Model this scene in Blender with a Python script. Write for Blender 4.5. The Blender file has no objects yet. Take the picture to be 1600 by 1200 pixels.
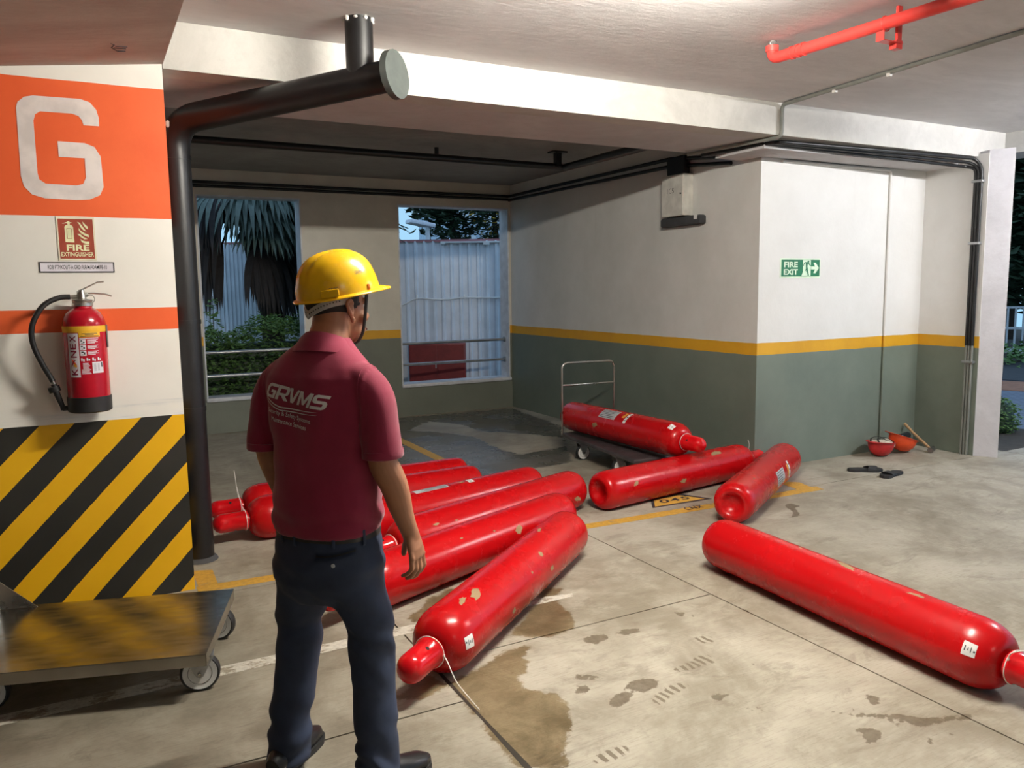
import bpy, bmesh, math, random
import numpy as np
from mathutils import Vector, Matrix, noise
from mathutils.bvhtree import BVHTree
PI = math.pi
R = math.radians
S = bpy.context.scene
COL = S.collection
rnd = random.Random(7)

# ---------------------------------------------------------------- camera, sky, exposure
cam = bpy.data.objects.new('camera', bpy.data.cameras.new('camera'))
COL.objects.link(cam)
cam.data.sensor_width = 36
cam.data.lens = 1237.55 / 1600 * 36
_y, _p, _r = R(27.987), R(6.892), R(-0.760)
_f = Vector((math.sin(_y) * math.cos(_p), math.cos(_y) * math.cos(_p), -math.sin(_p)))
_r0 = Vector((math.cos(_y), -math.sin(_y), 0))
_u0 = _r0.cross(_f)
_R = math.cos(_r) * _r0 + math.sin(_r) * _u0
_U = -math.sin(_r) * _r0 + math.cos(_r) * _u0
cam.matrix_world = Matrix(((_R.x, _U.x, -_f.x, 0), (_R.y, _U.y, -_f.y, 0), (_R.z, _U.z, -_f.z, 1.6), (0, 0, 0, 1)))
cam.data.clip_start = 0.05
S.camera = cam
S.view_settings.view_transform = 'Standard'
S.view_settings.look = 'None'
S.view_settings.gamma = 1
S.view_settings.use_curve_mapping = False
S.view_settings.exposure = 0.0

SKY = 1.1
LAMP = 1200.0
LAMP_RIGHT = 760.0
LAMP_REAR = 90.0
w = bpy.data.worlds.new('World')
S.world = w
w.use_nodes = True
nt = w.node_tree
bg = nt.nodes['Background']
tc = nt.nodes.new('ShaderNodeTexCoord')
sx = nt.nodes.new('ShaderNodeSeparateXYZ')
cr = nt.nodes.new('ShaderNodeValToRGB')
cr.color_ramp.elements[0].position = 0.0
cr.color_ramp.elements[0].color = (0.36, 0.66, 0.90, 1)
cr.color_ramp.elements[1].position = 0.6
cr.color_ramp.elements[1].color = (0.36, 0.54, 0.80, 1)
nt.links.new(tc.outputs['Generated'], sx.inputs[0])
nt.links.new(sx.outputs['Z'], cr.inputs[0])
nt.links.new(cr.outputs[0], bg.inputs['Color'])
bg.inputs['Strength'].default_value = SKY

# ---------------------------------------------------------------- material helpers
class NT:
    def __init__(s, name):
        s.m = bpy.data.materials.new(name)
        s.m.use_nodes = True
        s.t = s.m.node_tree
        s.b = s.t.nodes['Principled BSDF']
    def n(s, ty, **kw):
        nd = s.t.nodes.new('ShaderNode' + ty)
        for k, v in kw.items():
            if k in nd.inputs.keys(): nd.inputs[k].default_value = v
            else: setattr(nd, k, v)
        return nd
    def l(s, a, b): s.t.links.new(a, b)
    def inp(s, nd, k, v):
        if v is None: return
        if hasattr(v, 'is_linked') or hasattr(v, 'links'): s.l(v, nd.inputs[k])
        else: nd.inputs[k].default_value = v
    def math(s, op, a, b=None, c=None):
        nd = s.n('Math', operation=op)
        for i, v in enumerate((a, b, c)): s.inp(nd, i, v)
        return nd.outputs[0]
    def mix(s, f, a, b, blend='MIX'):
        nd = s.n('Mix', data_type='RGBA', blend_type=blend)
        s.inp(nd, 0, f)
        for i, v in ((6, a), (7, b)):
            if isinstance(v, tuple): v = v if len(v) == 4 else v + (1,)
            s.inp(nd, i, v)
        return nd.outputs[2]
    def noise(s, scale, detail=4, rough=.55, vec=None, dist=0):
        nd = s.n('TexNoise', Scale=scale, Detail=detail, Roughness=rough, Distortion=dist)
        if vec is not None: s.l(vec, nd.inputs['Vector'])
        return nd.outputs['Fac']
    def ramp(s, v, lo, hi, a=0., b=1.):
        nd = s.n('MapRange', interpolation_type='SMOOTHSTEP')
        s.inp(nd, 0, v)
        for i, q in enumerate((lo, hi, a, b)): nd.inputs[1 + i].default_value = q
        return nd.outputs[0]
    def pos(s): return s.n('NewGeometry').outputs['Position']
    def obj(s): return s.n('TexCoord').outputs['Object']
    def xyz(s, v):
        nd = s.n('SeparateXYZ'); s.l(v, nd.inputs[0]); return nd.outputs
    def scalev(s, v, sc):
        nd = s.n('Mapping'); s.l(v, nd.inputs[0]); nd.inputs['Scale'].default_value = sc; return nd.outputs[0]
    def attr(s, a): return s.n('Attribute', attribute_name=a).outputs['Fac']
    def bump(s, h, strength=.2, dist=.01):
        nd = s.n('Bump', Strength=strength, Distance=dist); s.l(h, nd.inputs['Height']); s.l(nd.outputs[0], s.b.inputs['Normal'])
    def out(s, col=None, rough=None, metal=None, **kw):
        if isinstance(col, tuple): col = col if len(col) == 4 else col + (1,)
        s.inp(s.b, 'Base Color', col); s.inp(s.b, 'Roughness', rough); s.inp(s.b, 'Metallic', metal)
        for k, v in kw.items(): s.inp(s.b, k.replace('_', ' '), v)
        return s.m

def basic(name, col, rough=.5, metal=0., var=.12, scale=9., bump=0., bscale=60., coat=0.):
    m = NT(name)
    p = m.obj()
    f = m.ramp(m.noise(scale, vec=p), .3, .7)
    c = m.mix(f, tuple(x * (1 - var) for x in col), tuple(min(1, x * (1 + var)) for x in col))
    if bump: m.bump(m.noise(bscale, vec=p), bump, .003)
    rr = m.ramp(m.noise(scale * 2.3, vec=p), .2, .8, max(.02, rough - .06), min(1, rough + .06))
    return m.out(c, rr, metal, Coat_Weight=coat)

def emit(name, col, st):
    m = NT(name)
    return m.out((.9, .9, .9), .4, 0., Emission_Color=col + (1,), Emission_Strength=st)

M = {}
for nm, args in dict(
    red=((.60, .012, .018), .22), cap_red=((.60, .005, .009), .14), tie=((.78, .76, .70), .4), sticker=((.78, .78, .76), .45),
    grey_label=((.50, .51, .52), .35), ink=((.035, .035, .04), .5), chip=((.31, .21, .105), .7), amber=((.78, .36, .03), .45),
    rubber=((.02, .02, .02), .6), wheel_white=((.72, .72, .70), .45), black_paint=((.007, .007, .008), .4), grey_pipe=((.20, .21, .19), .45),
    orange_paint=((.86, .125, .03), .5), letter_white=((.72, .65, .62), .55), yellow_paint=((.78, .42, .02), .6), white_paint=((.62, .61, .57), .6),
    box=((.60, .59, .54), .4), hose=((.015, .015, .016), .45), boot=((.012, .012, .013), .55), plate_cream=((.80, .76, .58), .5),
    sign_red=((.36, .065, .035), .45), glow=((.82, .83, .52), .5), sign_white=((.74, .70, .76), .45), green_sign=((.012, .17, .07), .4), glow_green=((.70, .86, .66), .5),
    ext_red=((.42, .006, .018), .2), pipe_red=((.72, .06, .05), .35), maroon=((.25, .01, .042), .85), navy=((.026, .039, .078), .75), flange=((.06, .07, .066), .6),
    belt=((.03, .027, .025), .5), shoe=((.012, .012, .013), .35), skin=((.40, .18, .095), .5), hair=((.012, .009, .008), .7), helmet=((.88, .50, .006), .25),
    strap=((.02, .021, .018), .7), band=((.48, .48, .47), .5), orange_clip=((.8, .2, .02), .4), shirt_white=((.72, .70, .69), .7),
    helm_red=((.50, .018, .02), .35), helm_orange=((.74, .075, .015), .35), wood=((.38, .23, .11), .6), cloth=((.62, .55, .45), .85), bottle=((.015, .018, .022), .3),
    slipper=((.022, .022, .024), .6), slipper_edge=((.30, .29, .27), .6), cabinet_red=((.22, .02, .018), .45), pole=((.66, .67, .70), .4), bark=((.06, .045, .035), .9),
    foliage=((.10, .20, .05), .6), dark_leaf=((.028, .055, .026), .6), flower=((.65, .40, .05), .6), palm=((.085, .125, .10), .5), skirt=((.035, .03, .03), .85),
    soil=((.05, .042, .032), .95), kerb=((.70, .72, .72), .7), orange_path=((.36, .16, .09), .8), asphalt=((.05, .052, .056), .9), build=((.45, .55, .66), .6), fence_white=((.50, .52, .55), .5),
    lens=((.02, .01, .008), .2), joint=((.045, .04, .032), .35), lip=((.22, .075, .055), .5), eye=((.7, .68, .64), .2), trim_pink=((.40, .16, .17), .5), sill=((.62, .64, .68), .5)).items():
    M[nm] = basic(nm, *args)
M['steel'] = basic('steel', (.52, .51, .48), .3, 1., .2, 5)
M['dull_steel'] = basic('dull_steel', (.30, .29, .28), .42, 1., .25, 6)
M['galv'] = basic('galv', (.42, .43, .44), .38, .9, .15, 8)
M['dark_deck'] = basic('dark_deck', (.12, .105, .11), .4, .6, .25, 6)
M['sheet_blue'] = basic('sheet_blue', (.72, .75, .80), .45, .1, .08, 3)
M['tube'] = emit('tube', (1.0, .945, .84), LAMP)
M['tube_right'] = emit('tube_right', (.97, .97, 1.0), LAMP_RIGHT)
M['tube_rear'] = emit('tube_rear', (1.0, .95, .86), LAMP_REAR)
M['street_lamp_white'] = basic('street_lamp_white', (.75, .74, .80), .4)

def deck_mat():
    m = NT('brushed_deck'); p = m.obj()
    st = m.noise(7, 3, .5, m.scalev(p, (1, 4, 1)))
    big = m.noise(4, 3, .5, p)
    c = m.mix(m.ramp(big, .35, .65), (.34, .32, .28), (.52, .50, .46))
    m.bump(st, .05, .004)
    M['deck'] = m.out(c, m.ramp(st, .3, .7, .17, .27), 1.)
deck_mat()

def red_mat():
    m = NT('cylinder_red'); p = m.obj()
    inf = m.n('ObjectInfo')
    ad = m.n('VectorMath', operation='ADD'); m.l(p, ad.inputs[0])
    sc = m.n('VectorMath', operation='SCALE'); m.l(inf.outputs['Location'], sc.inputs[0]); sc.inputs['Scale'].default_value = 7.3
    m.l(sc.outputs[0], ad.inputs[1]); v = ad.outputs[0]
    f = m.ramp(m.noise(3.5, 5, .6, v), .3, .75)
    c = m.mix(f, (.435, .003, .005), (.465, .004, .006))
    sp = m.ramp(m.noise(80, 2, .5, v), .77, .80)
    sp2 = m.math('MULTIPLY', sp, m.ramp(m.noise(6, 2, .5, v), .60, .68))
    c = m.mix(sp2, c, (.34, .23, .15))
    dust = m.ramp(m.noise(5, 6, .6, m.scalev(v, (.5, 1, 1))), .6, .95, 0, .03)
    c = m.mix(dust, c, (.55, .22, .19))
    M['cylinder_red'] = m.out(c, m.ramp(m.noise(8, 5, .6, v), .3, .8, .23, .31), 0., Coat_Weight=.05, Coat_Roughness=.08, Specular_IOR_Level=.32)
red_mat()

def wall_mat(key='wall', wa=(.69, .68, .645), wb=(.77, .765, .74), ga=(.135, .165, .135), gb=(.19, .225, .185)):
    m = NT('bay_wall_paint'); p = m.pos(); z = m.xyz(p)[2]
    wob = m.math('MULTIPLY_ADD', m.noise(6, 3, .5, p), .012, z)
    n1 = m.ramp(m.noise(1.6, 6, .65, p), .25, .8)
    white = m.mix(n1, wa, wb)
    stre = m.ramp(m.noise(3, 5, .7, m.scalev(p, (6, 6, .5))), .6, .85, 0, .35)
    white = m.mix(stre, white, (.50, .48, .42))
    green = m.mix(n1, ga, gb)
    scuff = m.ramp(m.noise(8, 6, .75, m.scalev(p, (2.5, 2.5, .8))), .66, .8, 0, .5)
    green = m.mix(scuff, green, (.36, .37, .33))
    yel = m.mix(n1, (.60, .30, .012), (.74, .40, .02))
    c = m.mix(m.math('GREATER_THAN', wob, 1.007), green, yel)
    c = m.mix(m.math('GREATER_THAN', wob, 1.111), c, white)
    m.bump(m.noise(18, 5, .6, p), .18, .012)
    M[key] = m.out(c, m.ramp(n1, 0, 1, .42, .6), 0.)
wall_mat()
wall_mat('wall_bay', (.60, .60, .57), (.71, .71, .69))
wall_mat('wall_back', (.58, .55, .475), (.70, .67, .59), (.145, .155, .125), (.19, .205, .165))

def column_mat():
    m = NT('column_paint'); p = m.pos(); x, y, z = m.xyz(p)
    n1 = m.ramp(m.noise(2, 5, .6, p), .25, .8)
    wob = m.math('MULTIPLY_ADD', m.noise(5, 2, .5, p), .008, z)
    white = m.mix(n1, (.80, .775, .71), (.86, .84, .78))
    orange = m.mix(n1, (.80, .115, .028), (.90, .15, .04))
    u = m.math('DIVIDE', m.math('ADD', m.math('SUBTRACT', x, m.math('DIVIDE', wob, 1.04)), .573 + 30.2), .302)
    st = m.math('LESS_THAN', m.math('FRACT', u), .5)
    yn = m.mix(n1, (.80, .42, .004), (.88, .48, .008))
    bn = m.mix(n1, (.016, .016, .014), (.028, .027, .023))
    haz = m.mix(st, bn, yn)
    smear = m.ramp(m.noise(4, 6, .7, m.scalev(p, (.5, 1, 9))), .5, .7, 0, 1)
    band = m.math('MULTIPLY', m.math('LESS_THAN', z, 1.05), smear)
    white = m.mix(m.math('MULTIPLY', band, .45), white, (.52, .55, .56))
    def gt(a): return m.math('GREATER_THAN', wob, a)
    c = m.mix(gt(.966), haz, white)
    c = m.mix(gt(1.418), c, orange); c = m.mix(gt(1.530), c, white)
    c = m.mix(gt(1.979), c, orange); c = m.mix(gt(2.620), c, white)
    m.bump(m.noise(14, 4, .6, p), .1, .008)
    M['column'] = m.out(c, .45, 0.)
column_mat()

def plaster(name, a, b, rough=.85, bump=.25, s=1.3, stretch=(1, 1, 1)):
    m = NT(name); p = m.scalev(m.pos(), stretch)
    n1 = m.ramp(m.noise(s, 8, .68, p, .6), .3, .72)
    n2 = m.ramp(m.noise(s * 7, 5, .7, p), .45, .75, 0, .35)
    c = m.mix(n1, a, b); c = m.mix(n2, c, tuple(x * .88 for x in a))
    m.bump(m.noise(s * 12, 6, .65, p), bump, .012)
    M[name] = m.out(c, rough, 0.)
plaster('ceiling', (.60, .59, .595), (.74, .73, .735), stretch=(.6, 1.5, 1))
plaster('beam', (.47, .46, .43), (.60, .585, .55), s=1.8)
plaster('soffit', (.47, .455, .46), (.58, .57, .575))
plaster('brown_soffit', (.43, .34, .30), (.54, .47, .42), s=2.2, stretch=(.5, 1.6, 1))
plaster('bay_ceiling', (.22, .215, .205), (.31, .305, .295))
plaster('column_end', (.50, .49, .505), (.60, .59, .61), s=2)

def floor_mat():
    m = NT('concrete'); p = m.pos()
    n0 = m.noise(1.1, 8, .7, p, .5); n1 = m.noise(4.5, 7, .68, p); n2 = m.noise(26, 6, .7, p)
    br = m.noise(9, 6, .7, m.scalev(p, (1.2, 14, 1)))
    c = m.mix(m.ramp(n0, .36, .64), (.29, .255, .195), (.49, .455, .375))
    c = m.mix(m.ramp(n1, .42, .75, 0, .6), c, (.60, .565, .475))
    c = m.mix(m.ramp(n1, .2, .42, .55, 0), c, (.235, .205, .16))
    c = m.mix(m.ramp(br, .48, .72, 0, .42), c, (.21, .175, .125))
    n3 = m.noise(2.6, 9, .75, m.scalev(p, (1, 2.2, 1)), 1.)
    c = m.mix(m.ramp(n3, .52, .66, 0, .45), c, (.20, .17, .125))
    c = m.mix(m.ramp(n2, .58, .75, 0, .35), c, (.25, .22, .18))
    fl = m.ramp(m.noise(45, 3, .6, p), .72, .76, 0, .6)
    fl = m.math('MULTIPLY', fl, m.ramp(m.noise(2.3, 2, .5, p), .5, .6))
    c = m.mix(fl, c, (.085, .07, .05))
    pale = m.ramp(m.noise(7, 6, .75, m.scalev(p, (1, 3, 1))), .62, .74, 0, .4)
    c = m.mix(pale, c, (.68, .65, .58))
    edge = m.math('MULTIPLY_ADD', m.noise(9, 7, .7, p, .8), .16, -.08)
    wet = m.ramp(m.math('ADD', m.attr('wet'), edge), -.006, .010)
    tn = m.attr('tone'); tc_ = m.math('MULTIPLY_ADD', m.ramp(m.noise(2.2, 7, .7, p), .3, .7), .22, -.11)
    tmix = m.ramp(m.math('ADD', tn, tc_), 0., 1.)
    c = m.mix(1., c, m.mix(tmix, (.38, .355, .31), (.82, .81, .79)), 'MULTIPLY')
    wv_ = m.math('ADD', m.math('MULTIPLY', m.noise(5, 8, .75, p, .6), .7), m.math('MULTIPLY', br, .3))
    wc = m.mix(1., c, m.mix(m.ramp(wv_, .38, .62), (.36, .295, .19), (.66, .57, .42)), 'MULTIPLY')
    c = m.mix(wet, c, wc)
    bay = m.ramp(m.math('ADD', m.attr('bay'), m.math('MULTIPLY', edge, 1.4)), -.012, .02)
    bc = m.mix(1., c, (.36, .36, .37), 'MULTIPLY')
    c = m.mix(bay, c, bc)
    e2 = m.math('MULTIPLY_ADD', m.noise(30, 5, .7, p), .05, -.026)
    stn = m.ramp(m.math('ADD', m.attr('stain'), e2), -.004, .004)
    c = m.mix(m.math('MULTIPLY', stn, m.ramp(n2, .3, .7, .95, .72)), c, (.105, .078, .046))
    pr = m.ramp(m.math('ADD', m.attr('print'), e2), -.004, .006)
    wv = m.n('TexWave', Scale=9., Distortion=3.5, Detail=2.); m.l(p, wv.inputs['Vector'])
    pr = m.math('MULTIPLY', pr, m.ramp(wv.outputs['Fac'], .5, .62))
    c = m.mix(m.math('MULTIPLY', pr, .85), c, (.125, .095, .06))
    m.bump(m.math('ADD', m.math('MULTIPLY', n2, .5), br), .18, .006)
    rough = m.ramp(n1, .3, .7, .5, .75)
    r2 = m.n('Mix', data_type='FLOAT'); m.l(wet, r2.inputs[0]); m.l(rough, r2.inputs[2]); r2.inputs[3].default_value = .34
    r3 = m.n('Mix', data_type='FLOAT'); m.l(bay, r3.inputs[0]); m.l(r2.outputs[0], r3.inputs[2]); m.l(m.ramp(m.noise(2, 4, .6, p), .4, .62, .12, .4), r3.inputs[3])
    M['concrete'] = m.out(c, r3.outputs[0], 0.)
floor_mat()

def paint_floor(name, col, keep):
    m = NT(name); p = m.pos()
    f = m.ramp(m.noise(8, 8, .75, m.scalev(p, (1, 2, 1))), keep - .05, keep + .04)
    g = m.ramp(m.noise(40, 4, .7, p), .3, .7, .8, 1.05)
    c = m.mix(f, tuple(x for x in col), (.27, .225, .16))
    mm = m.n('Mix', data_type='RGBA', blend_type='MULTIPLY'); mm.inputs[0].default_value = 1; m.l(c, mm.inputs[6]); m.l(g, mm.inputs[7])
    M[name] = m.out(mm.outputs[2], .6, 0.)
paint_floor('floor_yellow', (.58, .33, .05), .62)
paint_floor('floor_yellow_new', (.62, .36, .06), .72)
paint_floor('floor_white', (.58, .55, .47), .54)
paint_floor('floor_white_worn', (.50, .47, .40), .50)

def paver_mat():
    m = NT('road_pavers'); p = m.pos()
    b = m.n('TexBrick', Scale=3.2); m.l(m.scalev(p, (1, 1, 1)), b.inputs['Vector'])
    b.inputs['Color1'].default_value = (.16, .19, .25, 1); b.inputs['Color2'].default_value = (.22, .25, .31, 1); b.inputs['Mortar'].default_value = (.07, .08, .10, 1)
    M['pavers'] = m.out(b.outputs['Color'], .6, 0.)
paver_mat()

def shirt_mat():
    m = NT('polo_knit'); p = m.obj()
    c = m.mix(m.ramp(m.noise(6, 4, .6, p), .3, .7), (.23, .007, .036), (.28, .010, .047))
    m.bump(m.noise(420, 2, .5, p), .12, .002)
    M['polo'] = m.out(c, .85, 0., Sheen_Weight=.25, Sheen_Roughness=.5)
shirt_mat()

# ---------------------------------------------------------------- mesh helpers
class MB:
    def __init__(s): s.v, s.f, s.mi = [], [], []
    def add(s, v, f, mi=0):
        o = len(s.v); s.v += [tuple(q) for q in v]; s.f += [tuple(i + o for i in q) for q in f]; s.mi += [mi] * len(f); return s
    def box(s, x0, x1, y0, y1, z0, z1, mi=0, b=0.):
        if b <= 0:
            v = [(x, y, z) for z in (z0, z1) for y in (y0, y1) for x in (x0, x1)]
            return s.add(v, [(0, 2, 3, 1), (4, 5, 7, 6), (0, 1, 5, 4), (2, 6, 7, 3), (0, 4, 6, 2), (1, 3, 7, 5)], mi)
        bm = bmesh.new(); bmesh.ops.create_cube(bm, size=1)
        for q in bm.verts: q.co = ((x0 + x1) / 2 + q.co.x * (x1 - x0), (y0 + y1) / 2 + q.co.y * (y1 - y0), (z0 + z1) / 2 + q.co.z * (z1 - z0))
        bmesh.ops.bevel(bm, geom=bm.edges[:], offset=b, segments=2, profile=.5, affect='EDGES')
        return s.bm(bm, mi)
    def bm(s, bm, mi=0):
        bm.verts.index_update(); s.add([q.co[:] for q in bm.verts], [[q.index for q in f.verts] for f in bm.faces], mi); bm.free(); return s
    def prism(s, poly, a, b, fn=None, mi=0):
        """polygon in 2-D extruded from a to b; fn maps (u, v, h) to a point"""
        fn = fn or (lambda u, v, h: (u, v, h)); n = len(poly)
        ar = sum(poly[i][0] * poly[(i + 1) % n][1] - poly[(i + 1) % n][0] * poly[i][1] for i in range(n))
        if ar < 0: poly = poly[::-1]
        v = [fn(u, q, a) for u, q in poly] + [fn(u, q, b) for u, q in poly]
        from mathutils.geometry import tessellate_polygon
        tris = tessellate_polygon([[Vector((u, q, 0)) for u, q in poly]])
        bm = bmesh.new(); vs = [bm.verts.new(q) for q in v]
        for a_, b_, c_ in tris:
            bm.faces.new((vs[n + a_], vs[n + b_], vs[n + c_])); bm.faces.new((vs[c_], vs[b_], vs[a_]))
        for i in range(n): bm.faces.new((vs[i], vs[(i + 1) % n], vs[n + (i + 1) % n], vs[n + i]))
        bmesh.ops.recalc_face_normals(bm, faces=bm.faces[:])
        return s.bm(bm, mi)
    def rings(s, rs, caps=True, closed=False, mi=0):
        n = len(rs[0]); v = [p for r in rs for p in r]; f = []
        m = len(rs)
        for i in range(m if closed else m - 1):
            a, b = i * n, ((i + 1) % m) * n
            f += [(a + k, a + (k + 1) % n, b + (k + 1) % n, b + k) for k in range(n)]
        if caps and not closed:
            f.append(tuple(range(n))[::-1]); f.append(tuple((m - 1) * n + k for k in range(n)))
        return s.add(v, f, mi)
    def lathe(s, prof, n=32, M4=None, mi=0):
        """prof: list of (radius, height) about +Z, then M4"""
        M4 = M4 or Matrix()
        rs = [[M4 @ Vector((max(r, 1e-5) * math.cos(2 * PI * k / n), max(r, 1e-5) * math.sin(2 * PI * k / n), h)) for k in range(n)] for r, h in prof]
        return s.rings(rs, True, False, mi)
    def cyl(s, p0, p1, r0, r1=None, n=16, mi=0):
        r1 = r0 if r1 is None else r1
        p0, p1 = Vector(p0), Vector(p1); d = p1 - p0
        M4 = Matrix.Translation(p0) @ d.to_track_quat('Z', 'Y').to_matrix().to_4x4()
        return s.lathe([(r0, 0), (r1, d.length)], n, M4, mi)
    def tube(s, path, r, n=12, side=None, caps=True, mi=0):
        return s.rings(tube_rings(path, r, n, side), caps, False, mi)
    def torus(s, c, R_, r, axis='Z', n=24, k=8, mi=0):
        q = Vector(axis).to_track_quat('Z', 'Y') if not isinstance(axis, str) else {'X': Vector((1, 0, 0)), 'Y': Vector((0, 1, 0)), 'Z': Vector((0, 0, 1))}[axis].to_track_quat('Z', 'Y')
        rs = []
        for i in range(n):
            a = 2 * PI * i / n; rs.append([Vector(c) + q @ Vector(((R_ + r * math.cos(b)) * math.cos(a), (R_ + r * math.cos(b)) * math.sin(a), r * math.sin(b))) for b in [2 * PI * j / k for j in range(k)]])
        return s.rings(rs, False, True, mi)
    def ell(s, c, r, rot=(0, 0, 0), n=20, m=12, mi=0):
        from mathutils import Euler
        E_ = Euler(rot).to_matrix(); rs = []
        for i in range(m + 1):
            t = -PI / 2 + PI * (i + .0) / m
            t = max(-PI / 2 + .02, min(PI / 2 - .02, t))
            rs.append([Vector(c) + E_ @ Vector((r[0] * math.cos(t) * math.cos(a), r[1] * math.cos(t) * math.sin(a), r[2] * math.sin(t))) for a in [2 * PI * k / n for k in range(n)]])
        return s.rings(rs, True, False, mi)
    def xf(s, M4):
        s.v = [tuple(M4 @ Vector(q)) for q in s.v]; return s
    def mesh(s, name, mats, smooth=None):
        me = bpy.data.meshes.new(name); me.from_pydata(s.v, [], s.f)
        for m in (mats if isinstance(mats, (list, tuple)) else [mats]): me.materials.append(m)
        if any(s.mi): me.polygons.foreach_set('material_index', s.mi)
        bm = bmesh.new(); bm.from_mesh(me); bmesh.ops.recalc_face_normals(bm, faces=bm.faces[:]); bm.to_mesh(me); bm.free()
        if smooth:
            me.polygons.foreach_set('use_smooth', [True] * len(me.polygons)); me.set_sharp_from_angle(angle=R(smooth))
        me.update(); return me
    def build(s, name, mats, parent=None, smooth=None):
        return link(name, s.mesh(name, mats, smooth), parent)

def link(name, me, parent=None):
    o = bpy.data.objects.new(name, me); COL.objects.link(o)
    if parent is not None: o.parent = parent
    return o

def tube_rings(path, r, n=12, side=None):
    P = [Vector(p) for p in path]; m = len(P)
    if not isinstance(r, (list, tuple)): r = [r] * m
    T = []
    for i in range(m):
        a, b = P[max(0, i - 1)], P[min(m - 1, i + 1)]; T.append((b - a).normalized())
    s0 = Vector(side) if side is not None else (Vector((0, 0, 1)) if abs(T[0].z) < .9 else Vector((1, 0, 0)))
    out = []
    for i in range(m):
        s0 = (s0 - T[i] * s0.dot(T[i])).normalized(); u = T[i].cross(s0)
        ra, rb = r[i] if isinstance(r[i], (list, tuple)) else (r[i], r[i])
        out.append([P[i] + s0 * ra * math.cos(2 * PI * k / n) + u * rb * math.sin(2 * PI * k / n) for k in range(n)])
    return out

def smoothpath(pts, k=6):
    P = [Vector(p) for p in pts]; out = []
    for i in range(len(P) - 1):
        a, b, c, d = P[max(0, i - 1)], P[i], P[i + 1], P[min(len(P) - 1, i + 2)]
        for j in range(k):
            t = j / k; out.append(.5 * ((2 * b) + (c - a) * t + (2 * a - 5 * b + 4 * c - d) * t * t + (3 * b - a - 3 * c + d) * t ** 3))
    return out + [P[-1]]

def elbow(pts, rad, k=6):
    """polyline with rounded corners"""
    P = [Vector(p) for p in pts]; out = [P[0]]
    for i in range(1, len(P) - 1):
        a, b = (P[i - 1] - P[i]).normalized(), (P[i + 1] - P[i]).normalized()
        p, q = P[i] + a * rad, P[i] + b * rad
        for j in range(k + 1):
            t = j / k; out.append((1 - t) ** 2 * p + 2 * t * (1 - t) * P[i] + t * t * q)
    return out + [P[-1]]

def tag(o, label, cat, group=None, kind=None):
    if label: o['label'] = label
    if cat: o['category'] = cat
    if group: o['group'] = group
    if kind: o['kind'] = kind
    return o
def thing(name, label, cat, loc=(0, 0, 0), rz=0., group=None):
    o = bpy.data.objects.new(name, None); COL.objects.link(o); o.empty_display_size = .1
    o.location = loc; o.rotation_euler = (0, 0, rz); return tag(o, label, cat, group)
def struct(o): o['kind'] = 'structure'; return o

def text_flat(body, size, bold=0., shear=0., ax='CENTER', spacing=1.):
    cu = bpy.data.curves.new('txt', 'FONT'); cu.body = body; cu.size = size; cu.offset = bold; cu.shear = shear
    cu.align_x = ax; cu.align_y = 'CENTER'; cu.space_character = spacing; cu.fill_mode = 'BOTH'; cu.resolution_u = 3
    ob = bpy.data.objects.new('txt', cu); COL.objects.link(ob)
    dg = bpy.context.evaluated_depsgraph_get(); me = bpy.data.meshes.new_from_object(ob.evaluated_get(dg))
    bm = bmesh.new(); bm.from_mesh(me); bmesh.ops.remove_doubles(bm, verts=bm.verts[:], dist=1e-6)
    bpy.data.objects.remove(ob); bpy.data.curves.remove(cu); bpy.data.meshes.remove(me)
    return bm
def fit_bm(bm, wd, ht, cx=0., cy=0.):
    xs = [v.co.x for v in bm.verts]; ys = [v.co.y for v in bm.verts]
    a, b, c, d = min(xs), max(xs), min(ys), max(ys)
    for v in bm.verts: v.co = ((v.co.x - (a + b) / 2) / (b - a) * wd + cx, (v.co.y - (c + d) / 2) / (d - c) * ht + cy, 0)
    return bm
def slice_bm(bm, axis, step):
    vals = [v.co[axis] for v in bm.verts]; a, b = min(vals), max(vals); x = a + step
    while x < b:
        co = [0, 0, 0]; co[axis] = x; no = [0, 0, 0]; no[axis] = 1
        bmesh.ops.bisect_plane(bm, geom=bm.verts[:] + bm.edges[:] + bm.faces[:], plane_co=co, plane_no=no); x += step
    return bm
def bm_map(bm, fn):
    for v in bm.verts: v.co = fn(v.co.x, v.co.y)
    return bm
def text_part(name, body, wd, ht, fn, mat, parent, bold=.012, size=1., shear=0., spacing=1., cx=0., cy=0., cut=None):
    bm = fit_bm(text_flat(body, 1., bold, shear, 'CENTER', spacing), wd, ht, cx, cy)
    if cut: slice_bm(bm, 0, cut); slice_bm(bm, 1, cut)
    bm_map(bm, fn)
    return MB().bm(bm).build(name, mat, parent)

# ---------------------------------------------------------------- the setting
WET = [[(1.325, 2.872), (1.487, 2.969), (1.609, 3.0), (1.655, 2.966), (1.563, 2.861), (1.522, 2.761), (1.461, 2.722), (1.439, 2.637), (1.512, 2.595), (1.522, 2.543), (1.522, 2.433), (1.473, 2.34), (1.373, 2.22), (1.319, 2.111), (1.171, 2.194), (1.183, 2.624), (1.197, 2.829), (1.239, 2.862)], [(2.027, 3.321), (2.011, 3.211), (1.944, 3.066), (1.85, 3.006), (1.791, 3.003), (1.71, 3.041), (1.679, 3.085), (1.586, 3.102), (1.774, 3.243), (2.058, 3.525), (2.128, 3.485)], [(1.273, 3.47), (1.312, 3.57), (1.433, 3.674), (1.6, 3.79), (1.67, 3.75), (1.369, 3.476)], [(0.965, 2.824), (1.043, 2.916), (1.161, 2.965), (1.192, 2.832), (1.052, 2.775)]]
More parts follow.
